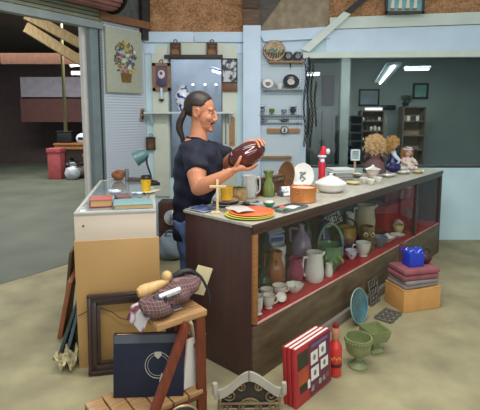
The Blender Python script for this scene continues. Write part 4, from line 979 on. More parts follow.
# papers at the near left corner
o = thing('paper_sheets', 'blue and silver printed sheets at the left corner of the counter', 'papers', cpt(.075, .468, ZP), AU); mb = MB()
mb.sheet(lambda u, v: (-.075+u*.15, -.085+v*.17, .0075+.0025*sin(u*7+v*4)), 12, 12, .004); mb.build('lower_sheet', M('silver_paper', (196, 200, 204), .35, rgb2=(120, 132, 160), scale=8), o)
mb = MB(); mb.sheet(lambda u, v: (-.06+u*.11, -.07+v*.13, .0155+.004*sin(u*6-v*5)), 12, 12, .003); mb.build('upper_sheet', M('blue_print_sheet', (110, 130, 176), .45, rgb2=(72, 84, 124), scale=9), o)
# cross
p = ctop(216.5, 213); o = thing('wooden_cross', 'small pale wooden cross standing at the counter front edge', 'cross', p, .1); s = pxm(p)
CRS = wood('pale_cross_wood', (240, 214, 162), .85); hh = 34/s
mb = MB(); mb.box((.006, 0, hh/2), (.015, .012, hh), bev=.002); mb.build('upright', CRS, o)
mb = MB(); mb.box((.008, -.002, hh*.79), (.098, .011, .015), bev=.002); mb.build('crossbar', CRS, o)
mb = MB(); mb.box((-.005, 0, .005), (.055, .04, .01), bev=.002); mb.build('foot', CRS, o)
# plate stack and yellow mug
def flatplate(name, label, p, r, mat, cat='plate', h=.016, rim=None, group=None):
    o = thing(name, label, cat, p, 0, group); mb = MB(); mb.lathe([(0, 0), (r*.6, 0), (r*.68, h*.25), (r*.97, h*.9), (r, h), (r*.96, h+.003), (r*.62, h*.25+.005), (0, .006)], 40); mb.build('plate', mat, o)
    if rim: mb = MB(); mb.torus((0, 0, h+.001), r*.985, .003, n=40, k=6); mb.build('rim', rim, o)
    return o
pp = cpt(.255, .445, ZP)
flatplate('stoneware_plate', 'lower dark rimmed plate under the yellow mug', pp, .088, M('dark_stoneware', (58, 52, 56), .35), rim=M('grey_rim2', (150, 146, 140), .4))
flatplate('stoneware_plate', 'upper tan plate directly under the yellow mug', pp+Vector((.002, 0, .0205)), .088, M('tan_stoneware', (188, 170, 130), .35, var=.1), rim=M('dark_rim', (70, 62, 60), .4))
o = thing('yellow_mug', 'yellow mug standing on stacked plates behind the wooden cross', 'mug', pp+Vector((.008, .006, .0388))); s = pxm(pp); r, h = 6.3/s, 13/s
YEL = M('yellow_glaze', (236, 184, 44), .25, var=.06, coat=.4)
mb = MB(); mb.vessel([(.85*r, 0), (.95*r, .05*h), (.97*r, .5*h), (r, h)], n=28); mb.build('body', YEL, o); handle(o, YEL, r, h, .2, .8, .35, ang=185)
# embossed bowl and scalloped clear pitcher
TANB = M('tan_embossed_ware', (206, 170, 110), .4, rgb2=(150, 116, 76), scale=30, bump=.4)
o, r, h = pot('embossed_bowl', 'tan embossed jar with green leaf rim right of the yellow mug', 'jar', *PJ(.435, .495), ZP, 17, 13, [(.8, 0), (.95, .1), (1, .5), (.95, .9), (.9, 1)], TANB)
mb = MB()
for k in range(12): a = k*pi/6; mb.ell((r*.85*cos(a), r*.85*sin(a), h), (.012, .008, .006), rr=(0, 0, k*30+90), seg=8, rings=6)
mb.build('leaf_rim', M('olive_leaf', (110, 118, 60), .5), o)
o, r, h = pot('glass_pitcher', 'clear scalloped glass pitcher behind the tan embossed jar', 'pitcher', *PJ(.56, .50), ZP, 16, 23, [(.6, 0), (.8, .1), (1, .45), (.85, .8), (.98, 1)], glassy('clear_white_glass', (232, 234, 230), .5), lobes=10, lamp=.05)
handle(o, glassy('clear_handle', (222, 226, 228), .3), r, h, .2, .9, .3, ang=0, rad=r*.1)
# foil papers
o = thing('magazine', 'black and silver magazine lying behind the orange plate', 'magazine', cpt(.405, .345, ZP), AU-.3); mb = MB()
mb.sheet(lambda u, v: ((u-.5)*.14, (v-.5)*.10, .012+.006*sin(u*5+1)), 12, 8, .006); mb.build('cover', M('black_silver_print', (190, 196, 204), .3, rgb2=(30, 32, 42), scale=11, contrast=(.44, .54)), o)
# fan of plates
pc = ctop(249.5, 215.5)
def shal(o_, r, mat, z, n='plate'):
    mb = MB(); mb.lathe([(0, 0), (r*.7, 0), (r*.97, .009), (r, .011), (r*.97, .013), (r*.7, .005), (0, .005)], 44); return mb.build(n, mat, o_)
o = thing('round_plate', 'lime green round plate at the bottom of the stack on the counter corner', 'plate', pc+Vector((0, 0, 0))); shal(o, .148, M('lime_plate', (196, 196, 80), .35), 0)
o = thing('round_plate', 'yellow round plate between the lime and the orange plate', 'plate', pc+Vector((.008, .006, .0075))); shal(o, .142, M('lemon_plate', (226, 206, 90), .35), 0)
o = thing('round_plate', 'orange round plate topmost of the stack on the counter corner', 'plate', pc+Vector((.012, .012, .015))); shal(o, .138, M('orange_plate', (236, 128, 70), .35, rgb2=(224, 92, 44), scale=5), 0)
o = thing('paper_napkin', 'pale grey pink paper lying over the left of the orange plate', 'paper', pc+Vector((-.055, .04, .03)), .5); mb = MB(); mb.sheet(lambda u, v: ((u-.5)*.12, (v-.5)*.17, .002+.004*sin(u*4+v*6)), 10, 10, .0015); mb.build('sheet', M('grey_pink_paper', (196, 186, 180), .6, var=.1), o)
# green glass vase
o, r, h = pot('glass_vase', 'tall green glass vase with flared neck on the counter', 'vase', *PJ(.705, .44), ZP, 12.5, 26, [(.85, 0), (1, .06), (.95, .3), (.8, .5), (.55, .62), (.5, .75), (.62, .85), (.9, 1)], glassy('moss_green_glass', (140, 158, 92), .35), lobes=8, lamp=.04)
# wooden crate box with dark slats
p = cpt(.80, .522, ZP); s = pxm(p); o = thing('wooden_box', 'dark framed brown box with row of slits behind the green vase', 'box', p, AU-.0); w_, h_ = .34, 17/s
mb = MB(); mb.box((0, 0, h_/2), (w_, .062, h_), bev=.004); mb.build('body', wood('red_brown_box', (122, 72, 44), .75, (20, 3, 3)), o)
mb = MB(); mb.box((.0, -.033, h_*.8), (w_*.98, .006, h_*.3)); mb.build('dark_top_band', BLACK, o)
mb = MB()
for k in range(18): mb.box((-w_/2+.02+k*(w_-.04)/17, -.037, h_*.8), (.004, .004, h_*.22))
mb.build('slats', M('pale_slat', (150, 130, 110), .5), o)
# small lidded and photo cards
o, r, h = pot('green_tin', 'small bright green lidded dish right of the orange plate', 'dish', 269, 207, ZP, 12, 5, BOWL, M('emerald_green', (46, 140, 96), .4), part='dish')
mb = MB(); mb.ell((0, 0, h), (r*.85, r*.85, h*.35)); mb.build('white_lid', M('white_lid', (222, 222, 216), .4), o)
o = thing('photo_cards', 'black and white printed cards propped left of the copper pot', 'cards', cpt(.82, .36, ZP), .25); m = rot(38, 0, 0)
mb = MB(); mb.box((0, 0, .006), (.13, .09, .006), m=TR(0, 0, .03) @ m); mb.build('card', M('photo_print', (226, 226, 226), .4, rgb2=(34, 36, 44), scale=14, contrast=(.42, .52)), o)
mb = MB(); mb.box((-.005, .03, .02), (.11, .05, .035), bev=.004); mb.build('backing_block', M('grey_block', (160, 164, 168), .6), o)
o = thing('photo_cards', 'small black and white card behind the propped cards', 'cards', cpt(.96, .40, ZP), -.1); mb = MB(); mb.box((0, 0, .024), (.1, .008, .05), r=(-12, 0, 0)); mb.build('card', M('photo_print', (226, 226, 226)), o); mb = MB(); mb.box((0, .03, .012), (.03, .05, .004), r=(-30, 0, 0)); mb.build('prop', BLACK, o)
# copper pot
COP = M('copper', (222, 146, 84), .35, metal=.35, rgb2=(200, 120, 62), scale=6)
o, r, h = pot('copper_pot', 'round copper pot at the centre of the counter top', 'pot', *PJ(.72, .15), ZP, 26, 15, [(.93, 0), (1, .05), (1, .9), (1.03, .96), (1.03, 1)], COP, th=.003)
mb = MB(); mb.lathe([(0, h*.86), (r*.95, h*.86), (r*.95, h*.9), (0, h*.9)], 32); mb.build('inner_cover', M('pale_copper', (222, 178, 150), .45), o)
mb = MB(); mb.tube(smooth_pts([(-.012, 0, h*.65), (-.012, -.012, h*.7), (0, -.016, h*.72), (.012, -.012, h*.7), (.012, 0, h*.65)]), .004, 6, m=TR(-r*.6, -r*.8, 0)); mb.build('handle', GOLD, o)
mb = MB(); mb.tube(smooth_pts([(r, -.02, h*.7), (r+.025, -.015, h*.72), (r+.025, .015, h*.72), (r, .02, h*.7)]), .004, 6); mb.build('handle', GOLD, o)
# metal tray with cards
pt = cpt(.45, .075, ZP); o = thing('metal_tray', 'shallow grey metal tray of small papers at the counter front edge', 'tray', pt, AU); GT = M('grey_metal_tray', (128, 134, 140), .35, metal=.5)
mb = MB(); mb.box((0, 0, .002), (.24, .12, .004)); mb.build('base', GT, o)
for q in ((0, -.06, .25, .006), (0, .06, .25, .006), (-.125, 0, .006, .12), (.125, 0, .006, .12)):
    mb = MB(); mb.box((q[0], q[1], .008), (q[2], q[3], .016), bev=.002); mb.build('side', GT, o)
for k, (x, y, rz, w_, d_, c, l) in enumerate(((.04, .0, .3, .11, .07, (232, 226, 214), 'white card with red marks lying in the grey tray'), (-.06, -.01, -.3, .09, .06, (84, 120, 74), 'green printed card at the left of the grey tray'), (-.03, .035, .8, .09, .04, (196, 90, 80), 'red and white slip at the back of the grey tray'))):
    o2 = thing('printed_card', l, 'card', pt+U*x+V*y+Vector((0, 0, .0045+.0042*k)), AU+rz); mb = MB(); mb.sheet(lambda u, v: ((u-.5)*w_, (v-.5)*d_, .004+.003*sin(u*5)), 8, 6, .0015); mb.build('card', M('card_stock_%d' % k, c, .5, rgb2=tuple(min(255, int(v*.75+50)) for v in c), scale=16), o2)
# leaning plates
p = cpt(1.13, .425, ZP); r = .108
o = thing('bird_plate', 'white plate with grey bird drawing leaning on the counter', 'plate', p, -.25); m = TR(0, 0, r*sin(R(74))+.001) @ rot(74, 0, 0) @ Matrix.Scale(.82, 4, (1, 0, 0))
mb = MB(); mb.lathe([(0, 0), (r*.6, 0), (r*.68, .003), (r*.97, .012), (r, .013), (r*.96, .017), (r*.62, .008), (0, .006)], 40, m); mb.build('plate', CHW, o)
mb = MB()
for a, b, c, d in ((.0, .02, .03, 30), (-.015, .0, .03, 70), (.012, -.012, .022, -40), (-.02, .03, .018, 10), (.022, .028, .014, 80), (.0, -.035, .018, 20)):
    mb.ell((a, b, .0085), (c, c*.4, .0018), m=m, rr=(0, 0, d), seg=10, rings=6)
mb.build('bird_drawing', M('grey_green_drawing', (112, 122, 120), .5, var=.3, scale=60), o)
mb = MB(); mb.tube([(-.05, .045, .002), (-.05, -.02, .003), (-.04, .03, .10)], .004, 6); mb.tube([(.05, .045, .002), (.05, -.02, .003), (.04, .03, .10)], .004, 6); mb.build('wire_easel', BLACKM, o)
p = cpt(1.04, .51, ZP); r = .10; o = thing('wooden_plate', 'brown oval wooden plate edge on behind the white bird plate', 'plate', p, -1.0); m = TR(0, 0, r*sin(R(80))*1.15+.001) @ rot(80, 0, 0) @ Matrix.Scale(1.15, 4, (0, 1, 0))
mb = MB(); mb.lathe([(0, 0), (r*.7, 0), (r, .012), (r, .02), (r*.95, .022), (r*.65, .009), (0, .009)], 36, m); mb.build('plate', wood('brown_plate_wood', (142, 96, 58), .7), o)
mb = MB(); mb.tube([(0, .1, .003), (0, .02, .16)], .005, 6); mb.build('strut', BLACKM, o)
# red figure
p = ctop(321.5, 186.5); s = pxm(p); o = thing('santa_candle', 'tall narrow red figure with white trimmed red hat on the counter', 'figurine', p); RED = M('bright_red', (206, 34, 48), .45, var=.08)
h = 40/s; r = 3.6/s
mb = MB(); mb.lathe([(0, 0), (r*1.05, 0), (r*1.1, .01), (r*.95, h*.3), (r, h*.6), (r*.9, h*.63), (0, h*.64)], 20); mb.build('robe', RED, o)
mb = MB(); mb.ell((0, 0, h*.70), (r*.8, r*.75, h*.085)); mb.build('head', M('figure_skin', (226, 170, 150), .5), o)
mb = MB(); mb.tube(smooth_pts([(0, 0, h*.74), (.006, 0, h*.83), (.012, 0, h*.93), (.002, 0, h*1.0)]), [r*1.0, r*.98, r*.95, r*.9, r*.88, r*.86, r*.84, r*.8, r*.75, r*.7, r*.6, r*.5, r*.4], 12); hto = mb.build('hat', RED, o)
mb = MB(); mb.torus((0, 0, h*.76), r*.95, r*.3, n=18); mb.ell((r*1.5, -.01, h*.88), (r*.6, r*.6, r*.8)); mb.ell((0, -r*.6, h*.65), (r*.6, r*.5, h*.05)); mb.build('white_trim', WHITE_B, hto); o.name = 'red_figurine'
# tureen
o, r, h = pot('soup_tureen', 'white lidded ceramic tureen in front of the red figure', 'tureen', 330.5, 191.5, ZP, 30, 8.5, [(.6, 0), (.75, .1), (.95, .5), (1, .85), (1.06, .95), (1.06, 1)], CHW, lobes=10, lamp=.02)
mb = MB(); mb.lathe([(0, h), (r*1.04, h), (r*1.04, h*1.12), (r*.8, h*1.35), (r*.5, h*1.65), (r*.2, h*1.85), (r*.1, h*1.95), (r*.16, h*2.1), (0, h*2.2)], 36, lobes=10, lamp=.02); mb.build('lid', CHW, o)
# folded linens
def cloth_stack(name, label, p, w, d, h, rz, mat, n, cat='cloth'):
    o = thing(name, label, cat, p, rz); mb = MB()
    for k in range(n):
        zz = h*(k+.5)/n; mb.box((.006*sin(k*2.1), .005*cos(k*1.7), zz), (w*(1-.02*(k % 2)), d, h/n*.96), bev=h/n*.44)
    mb.build('folds', mat, o); return o
p = ctop(342, 180.5)
cloth_stack('folded_linen', 'grey folded cloths stacked behind the white tureen', p+V*.02, .18, .16, .075, AU-.55, M('grey_linen', (150, 148, 146), .85, var=.12, bump=.2), 4)
cloth_stack('folded_linen', 'white folded linen on top of the grey cloths', p+V*.02+Vector((-.005, 0, .0752)), .22, .17, .04, AU-.6, M('white_linen', (206, 212, 208), .85, var=.05, bump=.2), 2)
o = thing('linen_bag', 'pale green cloth edge peeking left of the grey folded cloths', 'cloth', cpt(1.58, .47, ZP), .2)
mb = MB(); mb.box((0, .02, .014), (.08, .09, .028), bev=.012); mb.build('folds', M('pale_green_cloth', (176, 198, 184), .8), o)
# yellow plate, small plates
flatplate('yellow_plate', 'pale yellow dish lying between tureen and white floral bowl', ctop(353, 184), .062, M('pale_yellow_china', (222, 206, 140), .3), 'dish')
o = flatplate('china_plate', 'dark rimmed plate lowest of two behind the yellow dish', cpt(2.08, .45, ZP), .07, M('dark_plate', (96, 96, 92), .3), group=None)
o = flatplate('china_plate', 'tan plate resting on the dark plate behind the yellow dish', cpt(2.08, .45, ZP)+Vector((0, 0, .019)), .065, M('tan_plate', (196, 182, 140), .3))
t, w, h = picture('framed_photo', 351, 149.5, 359.5, 160.5, cpt(2.27, .50).y, 'small white framed photo standing behind the folded linen', WHITE_B, M('grey_photo', (150, 160, 150), .5, var=.3, scale=20), .012)
mb = MB(); zf = t.location.z-ZT; mb.tube([(0, .02, 0), (0, .03, -zf+.003)], .004, 6); mb.tube([(0, 0.005, -h/2), (0, .0, -zf+.003)], .012, 8); mb.build('strut', M('tan_stand', (180, 150, 120), .5), t)
p = cpt(2.385, .42, ZT); o = thing('white_candle', 'short white candle beside the small white framed photo', 'candle', p+Vector((0, 0, .0008))); mb = MB(); mb.lathe([(0, 0), (.013, 0), (.011, .02), (.011, .085), (.004, .092), (0, .093)], 14); mb.build('candle', CHW, o); mb = MB(); mb.lathe([(0, 0.001), (.024, 0.001), (.024, .006), (.014, .012), (.014, .02), (.0135, .0)], 16); mb.build('holder', BLACKM, o)
# sugar bowl and floral cups
o, r, h = pot('sugar_bowl', 'white lidded bowl with wide rim below the curly haired doll', 'bowl', 372.5, 177, ZP, 13, 8, CUP, M('cream_floral_china', (226, 214, 196), .2, rgb2=(206, 160, 150), scale=20, contrast=(.3, .4)))
mb = MB(); mb.lathe([(0, h), (r*1.25, h), (r*1.25, h+.004), (r*.7, h+.014), (r*.25, h+.026), (r*.2, h+.04), (0, h+.046)], 26); mb.build('lid', CHW, o)
for px, py, l in ((364, 183, 'left'), (371, 184.5, 'middle'), (378, 182.5, 'right')):
    pot('floral_cup', '%s of three low white scalloped cups in front of the lidded bowl' % l, 'cup', px, py, ZP, 8.5, 5.5, BOWL, FLCH, lobes=6, lamp=.1, group='low scalloped cups')
for k, (px, py, rx, l) in enumerate(((389, 176.5, .10, 'left long white serving dish at the counter edge by the dolls'), (404, 173.5, .10, 'middle long white serving dish at the counter edge'), (418, 173, .075, 'pale yellow serving dish at the far counter corner'))):
    o = thing('serving_dish', l, 'dish', ctop(px, py), AU); mb = MB(); mb.vessel([(.6, 0), (.75, .004), (1, .02), (1.04, .022)], th=.03, n=36); 
    for v in mb.bm.verts: v.co.x *= rx; v.co.y *= .055
    mb.build('dish', [CHW, CHW, M('pale_yellow_china', (222, 206, 140))][k], o)
# ------------------------------------------------------------------ dolls
def curls(mb, c, r, n, lo=-.4, seed=1, size=.016, skip=None):
    rnd = random.Random(seed)
    for k in range(n):
        z_ = rnd.uniform(lo, 1); a = rnd.uniform(0, 2*pi); q = max(0, 1-min(1, z_*z_))**.5
        d = Vector((q*cos(a), q*sin(a), z_))
        if skip and skip(d): continue
        p_ = Vector(c)+Vector((d.x*r[0], d.y*r[1], d.z*r[2])); p_ = Vector(c)+(p_-Vector(c))*rnd.uniform(.84, 1.14); L_ = rnd.uniform(.03, .07); s_ = size*rnd.uniform(.28, .55)
        tw = rnd.uniform(0, 6); pts = [p_+Vector((s_*cos(tw+i*1.1), s_*sin(tw+i*1.1), -L_*i/7)) for i in range(8)]
        mb.tube(pts, [s_*.42]*7+[s_*.2], 4)
SKD = M('doll_skin', (226, 182, 160), .4, var=.04)
def doll(label, px, py, face, headz, headr, hair, hairm, dress, dressm, sleevem, hat=None, hatm=None, hr=1.25, lo=-.4, n=150, seed=1, dw=1.0, dep=0.06):
    p = ctop(px, py); o = thing('doll', label, 'doll', p, face); r = headr
    # local -y is the way the doll faces
    mb = MB(); w = .062*dw; b = headz-r*1.15
    mb.lathe([(0, 0), (w*1.35, 0), (w*1.4, .02), (w*1.05, b*.45), (w*.62, b*.62), (w*.72, b*.85), (w*.5, b*.97), (.02, b), (0, b)], 26, lobes=9, lamp=.03); mb.build('dress', dressm, o)
    mb = MB()
    mb.tube([(0, 0, b-.03), (0, 0, headz)], .018, 10); mb.ell((0, 0, headz), (r*.84, r*.88, r)); mb.ell((0, -r*.3, headz-r*.45), (r*.55, r*.5, r*.45)); mb.ell((0, -r*.88, headz-r*.12), (r*.12, r*.16, r*.14))
    mb.ell((-r*.4, -r*.6, headz-r*.3), (r*.28, r*.25, r*.25)); mb.ell((r*.4, -r*.6, headz-r*.3), (r*.28, r*.25, r*.25)); hdo = mb.build('head', SKD, o)
    mb = MB()
    for s_ in (-1, 1): mb.ell((s_*r*.33, -r*.83, headz+r*.05), (r*.12, r*.07, r*.09))
    mb.build('eyes', M('doll_eye', (50, 60, 90), .2), hdo)
    mb = MB(); mb.ell((0, -r*.79, headz-r*.5), (r*.17, r*.08, r*.06)); mb.build('mouth', M('doll_lip', (196, 84, 90), .4), hdo)
    for s_ in (-1, 1):
        mb = MB(); mb.tube([(s_*w*.6, 0, b*.88), (s_*w*1.15, -.02, b*.68), (s_*w*1.05, -.06, b*.5)], [.026, .022, .017], 10); mb.build('sleeve', sleevem, o)
        mb = MB(); mb.ell((s_*w*1.0, -.075, b*.47), (.012, .018, .012)); mb.build('hand', SKD, o)
        mb = MB(); mb.tube([(s_*.03, -.03, .02), (s_*.032, -.095, .022)], .016, 10); mb.ell((s_*.032, -.11, .022), (.018, .026, .02)); mb.build('shoe', M('doll_shoe', (230, 226, 220), .4), o)
    mb = MB(); mb.ell((0, r*.12, headz+r*.15), (r*.98, r*.95, r*.98)); curls(mb, (0, r*.2, headz), (r*hr, r*hr, r*hr), n, lo, seed, size=r*.27, skip=lambda d: d.y < -.35 and d.z < .45); hro = mb.build('hair', hairm, o)
    if hat: hat(hro, headz, r, hatm)
    return o
BLD = M('curly_blond', (236, 206, 156), .6, rgb2=(196, 154, 104), scale=40); BLD2 = M('golden_blond', (224, 180, 112), .6, rgb2=(180, 132, 72), scale=40)
PLD = M('dusty_red_print', (130, 72, 72), .8, rgb2=(84, 92, 88), scale=34, contrast=(.42, .58))
s_ = pxm(ctop(373, 172)); 
doll('curly blond haired doll in dusty red print dress, turned from view', *PJ(2.53, .465), pi-.3, .31, .066, None, BLD, None, PLD, PLD, hr=1.42, lo=-.7, n=560, seed=3, dw=1.35, dep=.10)
NAV = M('navy_satin', (34, 34, 92), .3, var=.3, scale=10, coat=.3)
def band(o, hz, r, m_):
    mb = MB(); mb.torus((0, 0, 0), r*1.18, r*.14, m=TR(0, 0, hz+r*.35) @ rot(15, 0, 0), n=26); mb.build('hat_band', m_, o)
doll('golden haired doll in white blouse and navy skirt facing right', *PJ(2.89, .42), 1.25, .295, .056, None, BLD2, None, NAV, WHITE_B, hr=1.42, lo=-.8, n=460, seed=5, dw=.95, dep=.10)
o = thing('satin_cushion', 'shiny navy satin bundle between the two blond dolls', 'cushion', cpt(2.70, .33, ZP), .5); mb = MB(); mb.ell((0, 0, .05), (.085, .06, .052), seg=26, rings=16)
for v in mb.bm.verts: v.co *= 1+.1*sin(v.co.x*70+v.co.z*40)*cos(v.co.y*60); v.co.z = max(v.co.z, .0)
mb.build('bundle', NAV, o)
mb = MB(); mb.tube([(.02, -.03, .09), (.06, -.02, .12), (.075, .0, .08)], .006, 6); mb.build('white_ribbon', WHITE_B, o)
def bow(o, hz, r, m_):
    mb = MB(); mb.torus((0, .002, hz+r*.6), r*.95, r*.12, n=24); mb.ell((r*.2, -r*.6, hz+r*.95), (r*.3, r*.14, r*.16)); mb.ell((-r*.3, -r*.6, hz+r*.95), (r*.3, r*.14, r*.16)); mb.build('white_headband', m_, o)
PKD = M('pink_lace', (232, 190, 184), .8, rgb2=(226, 222, 206), scale=14, contrast=(.42, .56))
doll('small doll in pink lace dress with white headband facing the room', *PJ(3.08, .33), .25, .19, .052, None, M('light_brown_hair', (176, 130, 84), .6, var=.3, scale=40), None, PKD, PKD, bow, WHITE_B, hr=1.2, lo=-.8, n=220, seed=8, dw=1.05, dep=.08)
# ------------------------------------------------------------------ the man
YB = 3.01; S = 430/3.01
def wp(px, py, Y=YB): return W(px, py, Y)
man = thing('person', 'man with dark ponytail and moustache in navy short sleeved top, holding an oval vase', 'person', (-.36, 3.03, .003))
SKIN = M('man_skin', (198, 132, 98), .5, var=.07, scale=12)
NAVY = M('navy_cotton', (16, 20, 40), .8, var=.25, scale=9, bump=.25)
DEN = M('blue_denim', (92, 116, 158), .85, var=.15, scale=30)
HAIRM = M('dark_brown_hair', (54, 38, 32), .5, rgb2=(30, 22, 20), scale=14, stretch=(3, 40, 40))
YAW = R(-10)
def loft(mb, rings, n=28, k=1.0):
    t = bmesh.new(); rs = []
    for c, a, b in rings:
        ring = []
        for i in range(n):
            q = 2*pi*i/n; x, y = a*k*cos(q), b*k*sin(q)
            ring.append(t.verts.new((c.x+x*cos(YAW)-y*sin(YAW), c.y+x*sin(YAW)+y*cos(YAW), c.z)))
        rs.append(ring)
    for A_, B_ in zip(rs, rs[1:]):
        for i in range(n): t.faces.new((A_[i], A_[(i+1) % n], B_[(i+1) % n], B_[i]))
    t.faces.new(rs[0]); t.faces.new(rs[-1]); mb._merge(t)
TORSO = [(188.5, 237, 14.5, .155), (190, 215, 16, .158), (193.5, 198, 19.5, .172), (197.5, 180, 23, .195), (198.5, 164, 23.5, .2), (198, 152, 20.5, .195), (196.5, 145, 15.5, .165), (195, 140, 11, .11), (195, 137, 9, .075)]
rings = [(wp(c, y), a/S, b) for c, y, a, b in TORSO]
hc = wp(201, 112); HM = TR(*hc) @ Matrix.Rotation(YAW, 4, 'Z') @ Matrix.Rotation(R(7), 4, 'Y') @ Matrix.Scale(1.03, 4)
def hp(x, y, z): return HM @ Vector((x, y, z))
mb = MB()
loft(mb, rings, k=.9)
# head
mb.ell((-.015, 0, .035), (.098, .076, .095), HM); mb.ell((.034, 0, -.028), (.063, .062, .09), HM); mb.ell((.032, 0, -.083), (.058, .05, .042), HM)
mb.ell((.080, 0, -.110), (.02, .026, .019), HM); mb.tube([(.088, 0, .020), (.101, 0, -.008), (.1145, 0, -.040)], [.010, .0105, .0125], 10, HM); mb.ell((.103, .012, -.044), (.012, .009, .008), HM); mb.ell((.103, -.012, -.044), (.012, .009, .008), HM)
for s_ in (-1, 1):
    mb.ell((.074, s_*.027, .025), (.02, .03, .012), HM); mb.ell((.062, s_*.036, -.032), (.027, .024, .026), HM)
    mb.torus((-.010, s_*.076, -.006), .020, .0058, HM, rr=(90, 0, s_*16), n=20, sy=1.35); mb.ell((-.006, s_*.071, -.008), (.018, .007, .026), HM, rr=(0, 0, s_*14)); mb.ell((-.002, s_*.073, -.038), (.010, .008, .012), HM)
mb.ell((.092, 0, -.071), (.012, .022, .0075), HM); mb.ell((.089, 0, -.083), (.012, .021, .008), HM)
mb.tube([hp(-.008, 0, -.03), wp(199, 128.5), wp(198, 142)], [.054, .056, .068], 16)
# arms
shN, elN, wrN = wp(193, 151, 2.84), W(198.5, 188.5, 2.69), W(231.5, 171.5, 2.60)
mb.tube(smooth_pts([shN, W(195.5, 163, 2.78), W(197, 178, 2.72), elN]), [.068]*4+[.064]*4+[.058, .056, .053, .05, .047], 14)
mb.ell(elN, (.05, .046, .046)); mb.tube(smooth_pts([elN, W(208, 184, 2.645), W(219.5, 178, 2.615), wrN]), [.047, .049, .05, .05, .049, .047, .044, .041, .038, .035, .032, .03, .029], 14)
shF, elF, wrF = wp(205, 149, 3.15), W(227, 164, 3.02), W(243, 148.5, 2.775)
mb.tube(smooth_pts([shF, W(217, 155, 3.10), elF]), [.062]*4+[.055, .052, .05, .048, .046], 14)
mb.tube(smooth_pts([elF, W(234, 157, 2.91), wrF]), [.046, .046, .045, .043, .04, .036, .033, .030, .028], 14)
# near hand under the vase
def finger(mb, pts, r0=.0095, r1=.0075): 
    sp = smooth_pts(pts); n = len(sp); mb.tube(sp, [r0+(r1-r0)*i/(n-1) for i in range(n)], 8)
mb.tube([wrN, W(235, 169.7, 2.595), W(239.5, 168, 2.605), W(243, 168.2, 2.62)], [.029, .034, .036, .03], 14, flat=.62)
finger(mb, [W(234.5, 168.5, 2.59), W(237.5, 163.6, 2.572), W(239.6, 159.6, 2.574), W(241, 156, 2.582)], .0125, .009)
for a, b, c, d, r in (((241, 167.6, 2.60), (246.5, 169.2, 2.605), (251.5, 167.4, 2.615), (256, 164.2, 2.625), .0100), ((241, 168.6, 2.62), (247, 170, 2.63), (253, 168, 2.64), (258, 164.4, 2.65), .0100), ((241, 169, 2.64), (246.5, 169.8, 2.655), (251.5, 168, 2.668), (256, 165, 2.68), .0096), ((240.5, 169, 2.655), (244.5, 169.4, 2.675), (248.5, 168.2, 2.69), (252, 166, 2.70), .0086)):
    finger(mb, [W(*a), W(*b), W(*c), W(*d)], r, r*.8)
# far hand over the top of the vase
mb.tube([wrF, W(246.5, 144.6, 2.745), W(250, 142.6, 2.72), W(253, 141.8, 2.70)], [.028, .034, .036, .030], 14, flat=.6)
for a, b, c, d, r in (((251, 142.6, 2.685), (255, 141.2, 2.65), (258, 143.5, 2.62), (259, 147.4, 2.603), .0098), ((252.5, 142, 2.70), (257.4, 140, 2.67), (261, 142.2, 2.645), (262.6, 146.2, 2.622), .0100), ((253, 141.8, 2.715), (258.6, 139.4, 2.695), (263, 141.4, 2.675), (265.2, 145.2, 2.652), .0096), ((252.5, 142, 2.735), (258, 139.6, 2.725), (262.6, 141.2, 2.71), (265.4, 144.2, 2.69), .0085)):
    finger(mb, [W(*a), W(*b), W(*c), W(*d)], r, r*.8)
finger(mb, [W(247, 145, 2.73), W(250, 147.5, 2.755), W(255, 149.5, 2.755), W(259, 150, 2.745)], .0115, .009)
# hips and legs
hipN, hipF = Vector((-.365, 2.94, .74)), Vector((-.365, 3.12, .74))
for h_, dx in ((hipN, .02), (hipF, .0)):
    mb.tube(smooth_pts([h_, Vector((h_.x+.01+dx, h_.y, .45)), Vector((h_.x+dx, h_.y, .08))]), [.085, .085, .08, .075, .068, .062, .056, .05, .045], 14)
mb = remesh(mb, .0048, 3); mb.build('body', SKIN, man, world=True, ang=180)
# shirt
mb = MB(); loft(mb, rings[:-1], k=1.03)
mb.tube(smooth_pts([wp(194, 148, 2.89), W(195, 158, 2.80), W(197, 171, 2.745)]), [.082, .084, .084, .083, .082, .081, .08, .079, .078], 18)
mb.tube(smooth_pts([wp(202, 149, 3.13), W(217, 153, 3.10), W(228.5, 157.5, 3.02)]), [.082, .082, .08, .079, .077, .076, .075, .074, .073], 18)
mb = remesh(mb, .0085, 6)
for v in mb.bm.verts:
    q = v.co; w_ = .004*sin(q.z*60+q.x*25+q.y*18)+.003*sin(q.z*27-q.x*60); v.co += v.normal*w_
shirt_o = mb.build('shirt', NAVY, man, world=True, ang=180)
